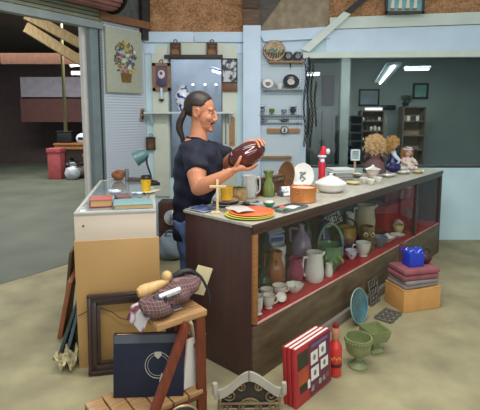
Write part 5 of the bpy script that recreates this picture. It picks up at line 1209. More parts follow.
# collar band and cuffs
mb = MB(); cpts = []
for i in range(24):
    q = 2*pi*i/24; c = wp(197.5, 139.2); d = .012-.045*max(0, cos(q))**3
    x, y = .072*cos(q), .082*sin(q); cpts.append((c.x+x*cos(YAW)-y*sin(YAW), c.y+x*sin(YAW)+y*cos(YAW), c.z+d))
mb.tube(cpts, .008, 8, closed=True); mb.build('collar', M('navy_collar', (16, 18, 30), .85), shirt_o, world=True)
mb = MB()
for h_, dx in ((hipN, .02), (hipF, .0)):
    mb.tube(smooth_pts([h_+Vector((0, 0, .06)), Vector((h_.x+.01+dx, h_.y, .45)), Vector((h_.x+dx, h_.y, .05))]), [.104, .1, .096, .09, .085, .082, .079, .077, .076], 18)
mb = remesh(mb, .009, 5)
for v in mb.bm.verts: v.co += v.normal*.003*sin(v.co.z*45+v.co.x*30)
mb.build('jeans', DEN, man, world=True, ang=180)
for h_, dx in ((hipN, .02), (hipF, 0)):
    x0 = h_.x+dx; mb = MB(); mb.ell((x0+.045, h_.y, .045), (.13, .05, .042)); mb.ell((x0-.02, h_.y, .06), (.06, .046, .05))
    for v in mb.bm.verts: v.co.z = max(v.co.z, .0045)
    mb = remesh(mb, .008, 3); mb.build('shoe', M('dark_shoe', (52, 46, 44), .6), man, world=True)
# face details and hair
for s_ in (-1, 1):
    mb = MB(); mb.ell((.0785, s_*.029, .004), (.0115, .0135, .008), HM); eye_o = mb.build('eye', M('eye_white', (216, 206, 198), .25), man, world=True)
    mb = MB(); mb.ell((.0895, s_*.0295, .003), (.004, .006, .006), HM); mb.build('iris', M('dark_iris', (44, 32, 26), .2), eye_o, world=True)
    mb = MB(); mb.ell((.0815, s_*.029, .0095), (.0135, .0155, .006), HM); mb.build('eyelid', SKIN, eye_o, world=True)
    mb = MB(); mb.tube([HM @ Vector(p_) for p_ in ((.094, s_*.012, .028), (.091, s_*.03, .034), (.076, s_*.048, .028))], [.0025, .0032, .0015], 6); mb.build('eyebrow', HAIRM, man, world=True)
mb = MB(); mb.ell((.098, 0, -.0625), (.009, .023, .0042), HM); mb.ell((.088, .024, -.068), (.008, .007, .009), HM); mb.ell((.088, -.024, -.068), (.008, .007, .009), HM)
mb.build('moustache', HAIRM, man, world=True)
mb = MB(); mb.ell((.0985, 0, -.078), (.006, .017, .0035), HM); mb.build('lips', M('lip_skin', (160, 92, 82), .5), man, world=True)
mb = MB(); mb.ell((.086, 0, -.103), (.0155, .02, .012), HM); mb.build('chin_beard', M('grey_stubble', (132, 104, 90), .7), man, world=True)
mb = MB(); vs = mb.ell((-.02, 0, .04), (.103, .083, .099), None, seg=64, rings=40)
for v in vs:
    k = -.8*v.co.x+.6*v.co.z
    lim = .004
    bad = k < lim or v.co.z < -.04 or (abs(v.co.y) > .05 and v.co.x > -.045 and v.co.z < .034)
    if bad: v.co = Vector((-.02, 0, .04))+(v.co-Vector((-.02, 0, .04)))*.86
    else: v.co *= 1+.008*sin(v.co.y*260+v.co.z*20)
bmesh.ops.transform(mb.bm, matrix=HM, verts=mb.bm.verts)
hair_o = mb.build('hair', HAIRM, man, world=True, ang=180)
mb = MB(); pt = [hp(-.105, 0, .015), wp(182.5, 116.5), wp(180, 122), wp(179.3, 128), wp(180.6, 133), wp(182.5, 138), wp(183, 143)]
sp = smooth_pts(pt); n = len(sp); mb.tube(sp, [.020+.006*sin(i/(n-1)*pi)-.012*(i/(n-1))**3 for i in range(n)], 12)
for k in range(9):
    a = k*.7; mb.tube([Vector(p_)+Vector((.017*cos(a), .017*sin(a), 0))*(1-.5*i/n) for i, p_ in enumerate(sp[2:])], .006, 6)
mb.build('ponytail', HAIRM, hair_o, world=True)
mb = MB(); mb.torus(hp(-.112, 0, .01), .019, .006, rr=(0, 70, 0), n=18); mb.build('hair_tie', BLACK, hair_o, world=True)
# the vase he holds
va, vb = W(228.5, 164, 2.665), W(264.5, 146, 2.665); vc = (va+vb)/2; d = (vb-va).normalized()
o = thing('oval_vase', 'dark red brown glossy oval lobed vase held in both hands by the man', 'vase', vc)
m = d.to_track_quat('Z', 'Y').to_matrix().to_4x4(); L2 = (vb-va).length/2
prof = [(0, -L2)]+[(.072*cos(a)**.8 if abs(a) < pi/2 else 0, L2*.96*sin(a)) for a in [(-.47+.94*k/18)*pi for k in range(19)]]+[(0, L2)]
mb = MB(); mb.lathe(prof, 64, m, lobes=8, lamp=.035); mb.build('body', M('oxblood_glass', (92, 24, 26), .12, rgb2=(50, 14, 18), scale=6, coat=.6), o)
mb = MB(); mb.torus((0, 0, L2*.93), .02, .005, m=m, n=20); mb.build('neck_ring', M('oxblood_ring', (70, 20, 22), .2), o)

# ------------------------------------------------------------------ front stool and what is on it
SZ = .555
q1, q2 = G(158, 325, SZ), G(206, 309.5, SZ); sd = (q2-q1).normalized(); sa = math.atan2(sd.y, sd.x); sn = Vector((-sd.y, sd.x, 0)); sl = (q2-q1).length
st = thing('step_stool', 'small wooden folding stool with slatted lower shelf at front left', 'stool', (q1.x, q1.y, 0), sa)
RBW = wood('red_brown_stool_wood', (122, 52, 26), .7, (14, 14, 3), .4); PLW = wood('pale_stool_wood', (198, 152, 102), .75, (3, 20, 20), .45)
def bar(a, b, w_, th_, mat, name, up=(0, 1, 0)):
    a, b = Vector(a), Vector(b); d = (b-a); L_ = d.length; d.normalize(); u = Vector(up); x = u.cross(d).normalized(); y = d.cross(x)
    m = Matrix((( x.x, y.x, d.x, 0), (x.y, y.y, d.y, 0), (x.z, y.z, d.z, 0), (0, 0, 0, 1)))
    mb = MB(); mb.box((0, 0, 0), (w_, th_, L_), m=TR(*((a+b)/2)) @ m, bev=.004); return mb.build(name, mat, st)
for k in range(3):
    mb = MB(); mb.box((sl/2, .035+k*.078, SZ-.016), (sl+.012, .074, .032), bev=.005); mb.build('tread_slat', PLW, st)
dep = .235
for y in (.01, dep-.02):
    bar((sl-.03, y, SZ-.033), (sl-.025, y, 0.004), .05, .026, RBW, 'leg')
    if y < .1: bar((sl*.58, y-.014, SZ-.033), (-.215, y-.15, .004), .045, .024, RBW, 'leg')
bar((sl-.03, 0, .36), (sl-.03, dep-.0, .36), .03, .022, RBW, 'stretcher', (0, 0, 1))
ZL = .15
p = G(115, 402, ZL); p2 = G(206, 396, ZL)
for k in range(6):
    mb = MB(); mb.box((-.27+k*.085+.04, .12, ZL-.011), (.078, .26, .022), bev=.004); mb.build('shelf_slat', PLW, st)
bar((-.27, .005, ZL-.035), (sl+.0, .005, ZL-.035), .025, .02, RBW, 'shelf_rail', (0, 1, 0)); bar((-.27, dep-.0, ZL-.035), (sl+.0, dep-.0, ZL-.035), .025, .02, RBW, 'shelf_rail', (0, 1, 0))
for y in (.01, dep-.02): bar((-.255, y, ZL-.02), (-.255, y, .004), .035, .026, RBW, 'leg')
def stp(x, y, z=0): return Vector((q1.x, q1.y, 0))+sd*x+sn*y+Vector((0, 0, z))
# navy book standing on the lower shelf
NVC = M('navy_cloth_cover', (15, 25, 48), .6, var=.1, scale=30)
bp = G(150, 398, ZL+.001); bw_ = .335; bh_ = .30
o = thing('hardback_book', 'large navy book with faded gold crest standing on the lower stool shelf', 'book', (bp.x-.008, bp.y+.022, ZL+.001), .05); m = rot(-8, 0, 0) 
mb = MB(); mb.box((0, -.014, bh_/2), (bw_, .004, bh_), m=m, bev=.001); mb.box((0, .014, bh_/2), (bw_, .004, bh_), m=m, bev=.001); mb.box((-bw_/2, 0, bh_/2), (.004, .032, bh_), m=m, bev=.001); ncv = mb.build('cover', NVC, o)
mb = MB(); mb.box((.002, 0, bh_/2), (bw_-.012, .024, bh_-.012), m=m); mb.build('pages', PAGE, o)
mb = MB(); mb.box((0, -.0165, bh_-.022), (bw_-.004, .0015, .04), m=m); mb.build('slate_band', M('slate_band', (84, 88, 96), .6), ncv)
CREST = M('worn_silver_gilt', (190, 186, 170), .45)
mb = MB(); mb.torus((.045, -.0165, .15), .062, .0016, m=m, n=40, k=6, rr=(90, 0, 0)); mb.torus((.045, -.0165, .15), .05, .001, m=m, n=40, k=6, rr=(90, 0, 0))
mb.prism([(.03, .2), (.06, .2), (.063, .182), (.045, .165), (.027, .182)], .0015, m=m @ TR(0, -.0175, .015), axis='y'); mb.prism([(.05, .07), (.08, .07), (.072, .1), (.062, .115)], .0015, m=m @ TR(0, -.0175, 0), axis='y')
mb.build('crest', CREST, ncv)
# white booklet and red thing beside it
p = G(191.5, 389, ZL+.001)+Vector((0, .03, 0)); o = thing('paper_booklet', 'thin white booklet standing upright right of the navy book', 'booklet', p, .9); m = rot(0, 8, 0)
mb = MB(); mb.box((0, 0, .125), (.13, .012, .25), m=m, bev=.002); mb.build('pages', M('white_booklet', (222, 218, 208), .6, var=.05), o)
mb = MB(); mb.box((0, .008, .125), (.132, .003, .252), m=m); mb.build('red_cover', M('red_booklet', (176, 40, 44), .5), o)
o = thing('yellow_pad', 'worn yellow and cream pad leaning between stool leg and counter end', 'pad', stp(sl+.085, .22, .001), sa+1.2); m = rot(-6, 0, 0)
mb = MB(); mb.box((0, 0, .2), (.12, .02, .40), m=m, bev=.008); mb.build('pad', M('yellow_cream_pad', (206, 180, 104), .7, rgb2=(176, 172, 160), scale=5), o)
# cloth with red white print under the bag
o = thing('printed_cloth', 'white cloth with red and purple print hanging from under the tweed bag', 'cloth', stp(-.01, .10, SZ)); PRC = M('printed_cotton', (214, 206, 204), .8, rgb2=(120, 50, 70), scale=16, contrast=(.42, .52))
def clf(u, v):
    x = -.055+u*.24; y = -.03+v*.19; drop = max(0, -.005-x); z_ = .0085+.003*sin(u*20)
    if drop > 0: z_ -= drop*1.3; x = -.005-drop*.55
    if y < -.085: pass
    q = sd*x+sn*y; return (q.x, q.y, z_+.003*cos(v*14))
mb = MB(); mb.sheet(clf, 26, 14, .003); mb.build('cloth', PRC, o)
# tweed bag
BAGM, nt, b_, N, L = custom('brown_plaid_tweed', .9)
tc = N('ShaderNodeTexCoord'); wv = []
for dr_ in ('X', 'Z'):
    w_ = N('ShaderNodeTexWave'); w_.bands_direction = dr_; w_.inputs['Scale'].default_value = 22; w_.inputs['Distortion'].default_value = 1.2; L(tc.outputs['Object'], w_.inputs['Vector']); r_ = N('ShaderNodeValToRGB'); r_.color_ramp.elements[0].position = .9; r_.color_ramp.elements[1].position = .98; L(w_.outputs['Fac'], r_.inputs['Fac']); wv.append(r_)
mxx = N('ShaderNodeMix'); mxx.data_type = 'RGBA'; mxx.blend_type = 'LIGHTEN'; mxx.inputs['Factor'].default_value = 1; L(wv[0].outputs[0], mxx.inputs['A']); L(wv[1].outputs[0], mxx.inputs['B'])
cm_ = N('ShaderNodeMix'); cm_.data_type = 'RGBA'; cm_.inputs['B'].default_value = lin((140, 108, 100)); nz_ = N('ShaderNodeTexNoise'); nz_.inputs['Scale'].default_value = 60; L(tc.outputs['Object'], nz_.inputs['Vector']); rp_ = N('ShaderNodeValToRGB'); rp_.color_ramp.elements[0].color = lin((58, 40, 46)); rp_.color_ramp.elements[1].color = lin((116, 86, 86)); L(nz_.outputs['Fac'], rp_.inputs['Fac']); L(rp_.outputs[0], cm_.inputs['A'])
L(mxx.outputs['Result'], cm_.inputs['Factor']); L(cm_.outputs['Result'], b_.inputs['Base Color'])
bc = W(172, 308, 2.04); o = thing('tweed_bag', 'brown plaid tweed pouch bag lying on top of the stool', 'bag', (bc.x, bc.y, SZ+.016), sa+.05)
mb = MB(); mb.ell((.03, .02, .062), (.15, .095, .056), rr=(0, -13, 0), seg=40, rings=24); mb.ell((-.10, -.02, .035), (.085, .085, .052), rr=(0, 14, 0), seg=30, rings=18)
mb = remesh(mb, .007, 4)
for v in mb.bm.verts: v.co += v.normal*.005*sin(v.co.x*55+v.co.z*60)*cos(v.co.y*48); v.co.z = max(v.co.z, 0)
mb.build('pouch', BAGM, o, ang=180)
mb = MB(); mb.tube(smooth_pts([(-.07, -.06, .10), (-.085, -.082, .06), (-.07, -.088, .03), (-.05, -.086, .05)]), .008, 8); mb.build('black_strap', BLACK, o)
mb = MB(); mb.tube(smooth_pts([(.05, .05, .125), (.09, .03, .145), (.13, .01, .14), (.17, -.01, .10)]), [.018]*4+[.014]*4+[.012]*5, 10); mb.build('black_grip', BLACK, o)
# pestles, handset
PSW = wood('blond_turned_wood', (222, 180, 116), .85, (30, 4, 4), .4)
a, b = W(137, 294, 1.98), W(168, 281, 2.06); c = (a+b)/2; o = thing('wooden_club', 'long blond turned wooden club lying on the tweed bag', 'club', c); m = (b-a).normalized().to_track_quat('Z', 'Y').to_matrix().to_4x4(); L_ = (b-a).length
mb = MB(); mb.lathe([(0, -L_*.5), (.022, -L_*.47), (.031, -L_*.35), (.032, -L_*.2), (.026, L_*.1), (.017, L_*.36), (.013, L_*.46), (.016, L_*.5), (0, L_*.53)], 24, m); mb.build('turned_club', PSW, o)
c = W(166.5, 278, 2.07); o = thing('wooden_club', 'round blond wooden knob end standing up behind the long club', 'knob', c); mb = MB(); mb.lathe([(0, -.09), (.012, -.085), (.012, -.03), (.019, -.012), (.026, .01), (.024, .025), (.012, .036), (0, .038)], 24, rot(12, 10, 0)); mb.build('turned_club', PSW, o)
a, b = W(156, 299, 1.925), W(183, 288.5, 1.99); c = (a+b)/2; L_ = (b-a).length; m = (b-a).normalized().to_track_quat('X', 'Z').to_matrix().to_4x4()
o = thing('label_holder', 'white and grey handset shaped gadget lying on the tweed bag', 'gadget', c)
mb = MB(); mb.box((0, 0, 0), (L_*.8, .04, .018), m=m @ rot(-50, 0, 0), bev=.006); mb.build('white_case', M('glossy_white_plastic', (226, 228, 230), .25, var=.03), o)
mb = MB(); mb.box((.008, 0, .0095), (L_*.42, .024, .003), m=m @ rot(50, 0, 0)); mb.build('grey_screen', M('grey_screen', (150, 154, 160), .3), o)
mb = MB(); mb.box((-L_*.45, 0, 0), (.03, .038, .022), m=m @ rot(50, 0, 0), bev=.006); mb.build('black_end', BLACK, o)
o.name = 'handset'
# folding umbrella / straps at the right back, cream board
a, b = W(180, 289, 2.12), W(193, 272, 2.18); o = thing('folding_umbrella', 'black folded umbrella with dangling strap behind the tweed bag', 'umbrella', a)
mb = MB(); mb.tube(smooth_pts([Vector((0, 0, 0)), (b-a)*.5+Vector((0, 0, .012)), b-a]), [.016, .019, .021, .022, .022, .020, .018, .015, .010], 12); mb.build('canopy', M('black_nylon', (30, 30, 34), .6, bump=.4, bscale=40), o)
mb = MB(); mb.tube(smooth_pts([b-a, b-a+Vector((.05, -.02, -.03)), b-a+Vector((.09, -.05, -.12)), b-a+Vector((.07, -.06, -.2))]), .007, 8); mb.build('strap', BLACK, o)
c = W(201, 293, 2.23); o = thing('cream_board', 'cream cardboard flap standing at the right back of the stool', 'cardboard', (c.x, c.y, SZ+.002), sa); mb = MB(); mb.box((0, 0, .07), (.10, .008, .15), r=(0, 24, 0), bev=.002); mb.build('flap', M('cream_cardboard', (206, 190, 150), .8), o)
# little white and black ring cup on the stool shelf front
p = G(187, 412, .06); o = thing('metal_ring', 'dark rimmed metal cup at the foot of the stool', 'cup', (p.x+.01, p.y-.17, .003)); mb = MB(); mb.vessel([(.05, 0), (.056, .02), (.058, .16), (.06, .17)], n=30, th=.005); mb.build('body', M('dull_steel', (120, 116, 108), .35, metal=.6), o); mb = MB(); mb.torus((0, 0, .17), .058, .006, n=32); mb.build('rim', M('tan_brass_rim', (170, 150, 116), .35, metal=.5), o); o.name = 'metal_cup'

# ------------------------------------------------------------------ cast iron stand with scroll ribbon
YI = 2.03
o = thing('iron_trivet', 'cast iron scrollwork plaque with pale ribbon top standing before the counter corner', 'plaque', (W(248, 380, YI).x, YI, .003), .02); s = pxm(W(248, 390, YI))
zz = lambda y: W(248, y, YI).z-.003
xx = lambda x: (x-248)/s
IRON = M('dark_bronze_iron', (150, 130, 96), .45, metal=.3, rgb2=(96, 80, 58), scale=10)
rib = [(214, 395), (222, 394), (231, 389), (240, 381), (249, 377), (258, 380), (268, 387), (278, 393), (285, 392)]
mb = MB(); sp = smooth_pts([(xx(x), 0, zz(y)) for x, y in rib])
up_ = [Vector(p_)+Vector((0, 0, .024)) for p_ in sp]; lo_ = [Vector(p_)-Vector((0, 0, .024)) for p_ in sp]
for i in range(len(sp)-1): mb.quad([lo_[i], lo_[i+1], up_[i+1], up_[i]], (0, .014, 0))
bmesh.ops.remove_doubles(mb.bm, verts=mb.bm.verts, dist=.0005)
rbo = mb.build('ribbon', M('pale_stone_ribbon', (168, 162, 148), .6, var=.12, scale=14), o)
for px in (215, 284):
    mb = MB(); mb.lathe([(0, -.03), (.012, -.03), (.014, -.02), (.014, .022), (.012, .032), (0, .032)], 16, TR(xx(px), -.006, zz(388))); mb.build('ribbon_curl', M('pale_stone_ribbon', (168, 162, 148)), rbo)
mb = MB(); mb.torus((xx(250), .006, zz(410)), .058, .006, rr=(90, 0, 0), n=36); mb.torus((xx(250), .006, zz(410)), .046, .003, rr=(90, 0, 0), n=36)
for k in range(16): a = k*pi/8; mb.ell((xx(250)+.038*cos(a), .006, zz(410)+.038*sin(a)), (.006, .004, .012), rr=(0, 90-math.degrees(a), 0), seg=8, rings=6)
mb.build('round_medallion', IRON, o)
mb = MB(); bpl = [(xx(221), .02), (xx(278), .02), (xx(278), zz(396)), (xx(268), zz(389)), (xx(258), zz(382)), (xx(249), zz(379)), (xx(240), zz(383)), (xx(231), zz(391)), (xx(221), zz(396))]; mb.prism(bpl, .006, TR(0, .014, 0), axis='y'); mb.build('back_plate', M('dark_iron_back', (58, 50, 42), .7, rgb2=(38, 33, 30), scale=12), o)  # plain dark brown plate closing the openwork from behind
def spiral(cx, cz, r0, turns, sgn, a0):
    return [(cx+(r0*(1-.8*i/26))*cos(a0+sgn*turns*2*pi*i/26), .006, cz+(r0*(1-.8*i/26))*sin(a0+sgn*turns*2*pi*i/26)) for i in range(27)]
for cx, cy_, r0, sg, a0 in ((230, 396, .030, 1, 3.6), (241, 388, .022, -1, 1), (259, 388, .022, 1, 2.1), (271, 397, .032, -1, -.4), (226, 408, .026, 1, 0), (274, 409, .026, -1, 3.1), (229, 421, .03, -1, 1.5), (270, 421, .03, 1, 1.5)):
    mb = MB(); mb.tube(spiral(xx(cx), zz(cy_), r0, 1.4, sg, a0), .005, 6); mb.build('scroll', IRON, o)
mb = MB(); zb_ = .05
for px in (219, 280): mb.tube([(xx(px), .006, zz(394)), (xx(px), .006, 0.006)], .007, 8)
mb.tube([(xx(219), .006, zb_), (xx(280), .006, zb_)], .007, 8); mb.tube([(xx(219), .006, .008), (xx(280), .006, .008)], .007, 8)
for px in (219, 280): mb.tube([(xx(px), -.05, .008), (xx(px), .08, .008)], .007, 8)
mb.build('frame', IRON, o); o.name = 'iron_plaque'
# ------------------------------------------------------------------ floor in front of the counter
ba, bb = G(297, 410, 0), G(331.5, 381, 0); bd = (bb-ba).normalized(); baz = math.atan2(bd.y, bd.x); bn = Vector((-bd.y, bd.x, 0)); bw_ = (bb-ba).length; bh_ = .315
REDB = M('red_binder', (166, 36, 44), .4, var=.1, scale=8, coat=.2); WCARD = M('white_picture_card', (226, 222, 214), .5)
for k, l in enumerate(('front red picture encyclopedia volume with four white picture squares on the cover', 'middle red volume of the three standing beside the red bottle', 'rearmost red volume of the three, against the counter base')):
    o = thing('hardback_book', l, 'book', ba+bn*(.014+.029*k)+Vector((0, 0, .002)), baz, 'red volumes by the red bottle'); o.rotation_euler = (R(-3), 0, baz); w_ = bw_-.008*k; h_ = bh_-.004*k
    mb = MB(); mb.box((w_/2, -.0115, h_/2), (w_, .003, h_), bev=.001); mb.box((w_/2, .0115, h_/2), (w_, .003, h_), bev=.001); mb.lathe([(0, 0), (.0128, 0), (.0128, h_), (0, h_)], 16, TR(.001, 0, 0) @ Matrix.Scale(.5, 4, (1, 0, 0))); mb.build('cover', REDB, o)
    mb = MB(); mb.box((w_/2, 0, h_/2), (w_-.012, .02, h_-.01)); mb.build('pages', M('white_pages', (220, 214, 204), .7), o)
    if k == 0:
        def pan(n, x0, z0, x1, z1, mat, d=.0012): mb = MB(); mb.box(((x0+x1)/2*w_, -.0134-d/2, (z0+z1)/2*h_), ((x1-x0)*w_, d, (z1-z0)*h_)); return mb.build(n, mat, o)
        pan('plum_field', .36, .04, .97, .96, M('plum_print', (104, 40, 62), .4, rgb2=(84, 34, 74), scale=5))
        pan('dark_picture', .05, .62, .34, .9, M('dark_green_print', (44, 48, 36), .4, rgb2=(30, 26, 24), scale=9))
        pan('orange_picture', .05, .34, .32, .6, M('orange_print', (190, 84, 44), .4, rgb2=(140, 50, 36), scale=9))
        pan('dark_picture', .1, .2, .3, .34, M('dark_green_print', (44, 48, 36)))
        for (x0, z0, x1, z1) in ((.40, .56, .60, .78), (.64, .6, .84, .82), (.40, .28, .62, .5), (.68, .36, .90, .54)):
            q = pan('picture_square', x0, z0, x1, z1, WCARD, .002)
            cx, cz = (x0+x1)/2, (z0+z1)/2; mb = MB(); mb.ell((cx*w_, -.0157, cz*h_), (.013, .0012, .016), seg=12, rings=8); mb.build('picture_motif', M('grey_motif', (128, 110, 100), .5, var=.4, scale=60), q)
        for j in range(5): pan('small_picture', .40+j*.11, .10+.01*j, .48+j*.11, .2+.01*j, M('small_print_%d' % (j % 3), ((200, 190, 180), (170, 120, 100), (214, 206, 196))[j % 3], .5))
        pan('white_label', .30, .2, .37, .34, WCARD, .0022); pan('title_bar', .42, .86, .9, .91, M('violet_bar', (120, 84, 130), .4), .0022)
# red bottle
o, r, h = pot('glass_bottle', 'slim red bottle with tan wrapped neck standing beside the red books', 'bottle', 334.5, 374, 0.0005, 13.5, 51, [(.85, 0), (1, .03), (1, .5), (.93, .6), (.5, .7), (.42, .76), (.42, .95), (.5, 1)], M('scarlet_bottle', (206, 48, 44), .3, var=.1, coat=.3))
mb = MB(); mb.lathe([(r*.44, h*.72), (r*.56, h*.74), (r*.52, h*.94), (r*.44, h*.96)], 20); mb.build('neck_wrap', M('tan_neck_wrap', (186, 128, 96), .6), o)
mb = MB(); mb.lathe([(0, h*.98), (r*.5, h*.98), (r*.5, h*1.03), (0, h*1.04)], 16); mb.build('cap', M('dark_red_cap', (110, 30, 30), .4), o)
mb = MB(); mb.lathe([(r*1.003, h*.2), (r*1.025, h*.2), (r*1.025, h*.27), (r*1.003, h*.27)], 28); mb.build('dark_band', M('dark_label_band', (70, 26, 26), .5), o)
mb = MB()
for k in range(5): mb.ell((r*.98*cos(-pi/2+(k-2)*.32), r*.98*sin(-pi/2+(k-2)*.32), h*(.36+.03*(k % 2))), (.006, .006, .011), seg=8, rings=6)
mb.build('gold_motif', M('gold_motif', (196, 130, 60), .4), o)
# green goblet planter and square footed planter, teal plate
OLV = M('sage_green_glaze', (142, 150, 100), .35, rgb2=(112, 122, 80), scale=8, coat=.2)
o, r, h = pot('pedestal_planter', 'round sage green pedestal planter beside the red bottle', 'planter', 357.5, 366, .0005, 27, 31, [(.68, 0), (.7, .05), (.5, .12), (.24, .22), (.26, .33), (.62, .42), (.88, .55), (.93, .75), (1.0, .97), (1.0, 1.0)], OLV, n=36, th=.009)
mb = MB()
for k in range(28): a = 2*pi*k/28; mb.ell((r*.97*cos(a), r*.97*sin(a), h*.9), (.006, .006, .012), seg=6, rings=5)
mb.build('beaded_rim', OLV, o)
p = G(374, 350, .0005); s = pxm(p); o = thing('square_planter', 'square sage green footed planter behind the round pedestal one', 'planter', p, .32); hw = 12/s; h = 24/s
def sq(r, z): return [(-r, -r, z), (r, -r, z), (r, r, z), (-r, r, z)]
def sqloft(mb, prof):
    t = bmesh.new(); rs = [[t.verts.new(q) for q in sq(r, z)] for r, z in prof]
    for A_, B_ in zip(rs, rs[1:]):
        for i in range(4): t.faces.new((A_[i], A_[(i+1) % 4], B_[(i+1) % 4], B_[i]))
    t.faces.new(rs[0]); t.faces.new(rs[-1]); bmesh.ops.bevel(t, geom=list(t.edges), offset=.004, segments=2, affect='EDGES'); mb._merge(t)
mb = MB(); sqloft(mb, [(hw*.72, h*.45), (hw*.9, h*.7), (hw*.96, h), (hw*.82, h), (hw*.75, h*.72), (hw*.55, h*.52)]); mb.build('bowl', OLV, o)
mb = MB(); sqloft(mb, [(hw*.6, 0), (hw*.58, h*.06), (hw*.3, h*.15), (hw*.3, h*.35), (hw*.6, h*.48)]); mb.build('foot', OLV, o)
# teal plate leaning on the base
r = .125; pb = G(376, 329, 0); cs_ = (pb-A0).dot(U); p = A0+U*cs_-V*.105
o = thing('teal_plate', 'teal glazed round plate standing on edge against the counter base', 'plate', p+Vector((0, 0, .002)), AU); m = TR(0, .0, r*sin(R(78))+.004) @ rot(78, 0, 0)
mb = MB(); mb.lathe([(0, 0), (r*.65, 0), (r*.7, .004), (r*.96, .018), (r, .02), (r*.97, .026), (r*.65, .011), (0, .009)], 44, m); mb.build('plate', M('teal_glaze', (74, 124, 130), .25, rgb2=(48, 86, 100), scale=12, coat=.4), o)
mb = MB(); mb.torus((0, 0, .023), r*.99, .004, m=m, n=44, k=6); mb.build('rim', M('pale_teal_rim', (150, 170, 164), .3), o)
# iron grates
def grate(name, label, p, rz, tilt, w_, h_):
    o = thing(name, label, 'grate', p, rz); m = rot(tilt, 0, 0); mb = MB()
    for a, b in (((-w_/2, 0), (w_/2, 0)), ((-w_/2, h_), (w_/2, h_)), ((-w_/2, 0), (-w_/2, h_)), ((w_/2, 0), (w_/2, h_))): mb.tube([(a[0], a[1], .008), (b[0], b[1], .008)], .008, 6, m)
    mb.build('frame', M('grey_iron', (104, 102, 94), .5, metal=.4), o); mb = MB()
    for i in range(3):
        for j in range(3): mb.torus((-w_/2+w_*(i+.5)/3, h_*(j+.5)/3, .008), w_/7, .005, m=m, n=14, k=6)
    mb.build('lattice', M('grey_iron', (104, 102, 94)), o); return o
pg = G(393, 309, 0); cs_ = (pg-A0).dot(U)
grate('iron_grate', 'upright openwork iron grate leaning on the counter base past the teal plate', A0+U*(cs_)-V*.065+Vector((0, 0, .002)), AU, 80, .15, .19)
pg = G(396, 319, 0)
grate('iron_grate', 'openwork iron grate lying flat on the floor past the teal plate', pg+Vector((0, 0, .002)), AU, 0, .2, .12)
# boxes at the right end
p = G(410, 311, 0); o = thing('carton', 'tan cardboard box on the floor at the far end of the counter', 'box', (p.x+.06, p.y+.12, .002), AU-.55); CARD = M('tan_cardboard', (206, 152, 88), .7, var=.08)
mb = MB(); mb.box((0, 0, .085), (.34, .24, .17), bev=.003); mb.build('box_body', CARD, o)
for sx in (-1, 1): mb = MB(); mb.box((sx*.09, 0, .172), (.165, .24, .004), r=(0, -sx*2, 0)); mb.build('flap', CARD, o)
b0 = Vector(o.location)
o = cloth_stack('folded_cloth', 'grey folded cloth lying directly on the tan box', b0+Vector((0, 0, .178)), .32, .22, .06, AU-.5, M('grey_cloth', (140, 130, 126), .9, var=.15, bump=.2), 2)
o = cloth_stack('folded_cloth', 'dusty pink folded cloth on top of the grey cloth', b0+Vector((0, 0, .2385)), .33, .22, .09, AU-.58, M('dusty_pink_cloth', (164, 92, 96), .9, rgb2=(126, 76, 84), scale=9, bump=.2), 2)
o = thing('blue_box', 'bright blue box with white tissue on the pink cloth', 'box', b0+Vector((-.01, -.01, .3290)), AU-.6); BLU = M('bright_blue_box', (36, 62, 186), .35, var=.1)
mb = MB(); mb.box((0, 0, .055), (.13, .10, .11), bev=.004); mb.build('box_body', BLU, o)
mb = MB(); mb.box((-.0, -.02, .125), (.13, .006, .05), r=(-30, 0, 0)); mb.build('open_flap', BLU, o)
mb = MB(); mb.sheet(lambda u, v: ((u-.5)*.1, (v-.5)*.07, .122+.014*sin(u*8)*cos(v*6)), 12, 10, .002); mb.build('white_tissue', WHITE_B, o)
o = thing('dark_purse', 'small dark maroon purse right of the bright blue box', 'purse', b0+Vector((.11, .03, .329)), .2); mb = MB(); mb.ell((0, 0, .045), (.05, .035, .045), seg=24, rings=14)
for v in mb.bm.verts: v.co.z = max(0, v.co.z)
mb.build('pouch', M('maroon_leather', (70, 32, 40), .45), o); mb = MB(); mb.torus((0, 0, .09), .03, .004, rr=(90, 0, 0), n=18); mb.build('handle', BLACK, o)
o = thing('purple_tin', 'small brown and purple tin standing behind the bright blue box', 'tin', b0+Vector((-.05, .09, .329)), 0); mb = MB(); mb.lathe([(0, 0), (.032, 0), (.032, .15), (0, .15)], 20); mb.build('tin', M('brown_tin', (104, 70, 58), .4), o); mb = MB(); mb.lathe([(.0322, .09), (.034, .09), (.034, .13), (.0322, .13)], 20); mb.build('purple_band', M('purple_band', (90, 62, 150), .4), o)

# ------------------------------------------------------------------ in the gap behind the cabinet
def gapbox(name, label, cat, px0, py0, px1, Y, mat, d=.25):
    a, b = W(px0, py0, Y), W(px1, py0, Y); o = thing(name, label, cat, ((a.x+b.x)/2, Y+d/2, .002)); w_ = b.x-a.x
    mb = MB(); mb.box((0, 0, a.z/2), (w_, d, a.z), bev=.006); mb.build('body', mat, o)
    mb = MB()
    for k in range(3): mb.box((0, -d/2-.006, a.z*(k+.5)/3), (w_*.98, .01, a.z/3.4), bev=.003)
    mb.build('front_boards', mat, o); return o
gapbox('wooden_crate', 'dark red brown wooden crate against the back wall behind the cabinet', 'crate', 158, 203, 186, 4.84, wood('dark_red_crate', (92, 54, 42), .6, (20, 3, 3)))
o = thing('metal_ring', 'round metal pot lid hung on the front of the dark crate in the gap', 'lid', W(172, 233, 4.80)); o.location.y = 4.806
zb0 = o.location.z; o.location.z = .2
mb = MB(); m = TR(0, 0, .16) @ rot(78, 0, 0); mb.lathe([(0, .01), (.05, .008), (.085, 0), (.09, .002), (.088, .006), (.05, .016), (.012, .02), (.012, .035), (0, .036)], 28, m); mb.build('lid', M('polished_steel', (190, 190, 190), .2, metal=.8), o); o.name = 'pot_lid'
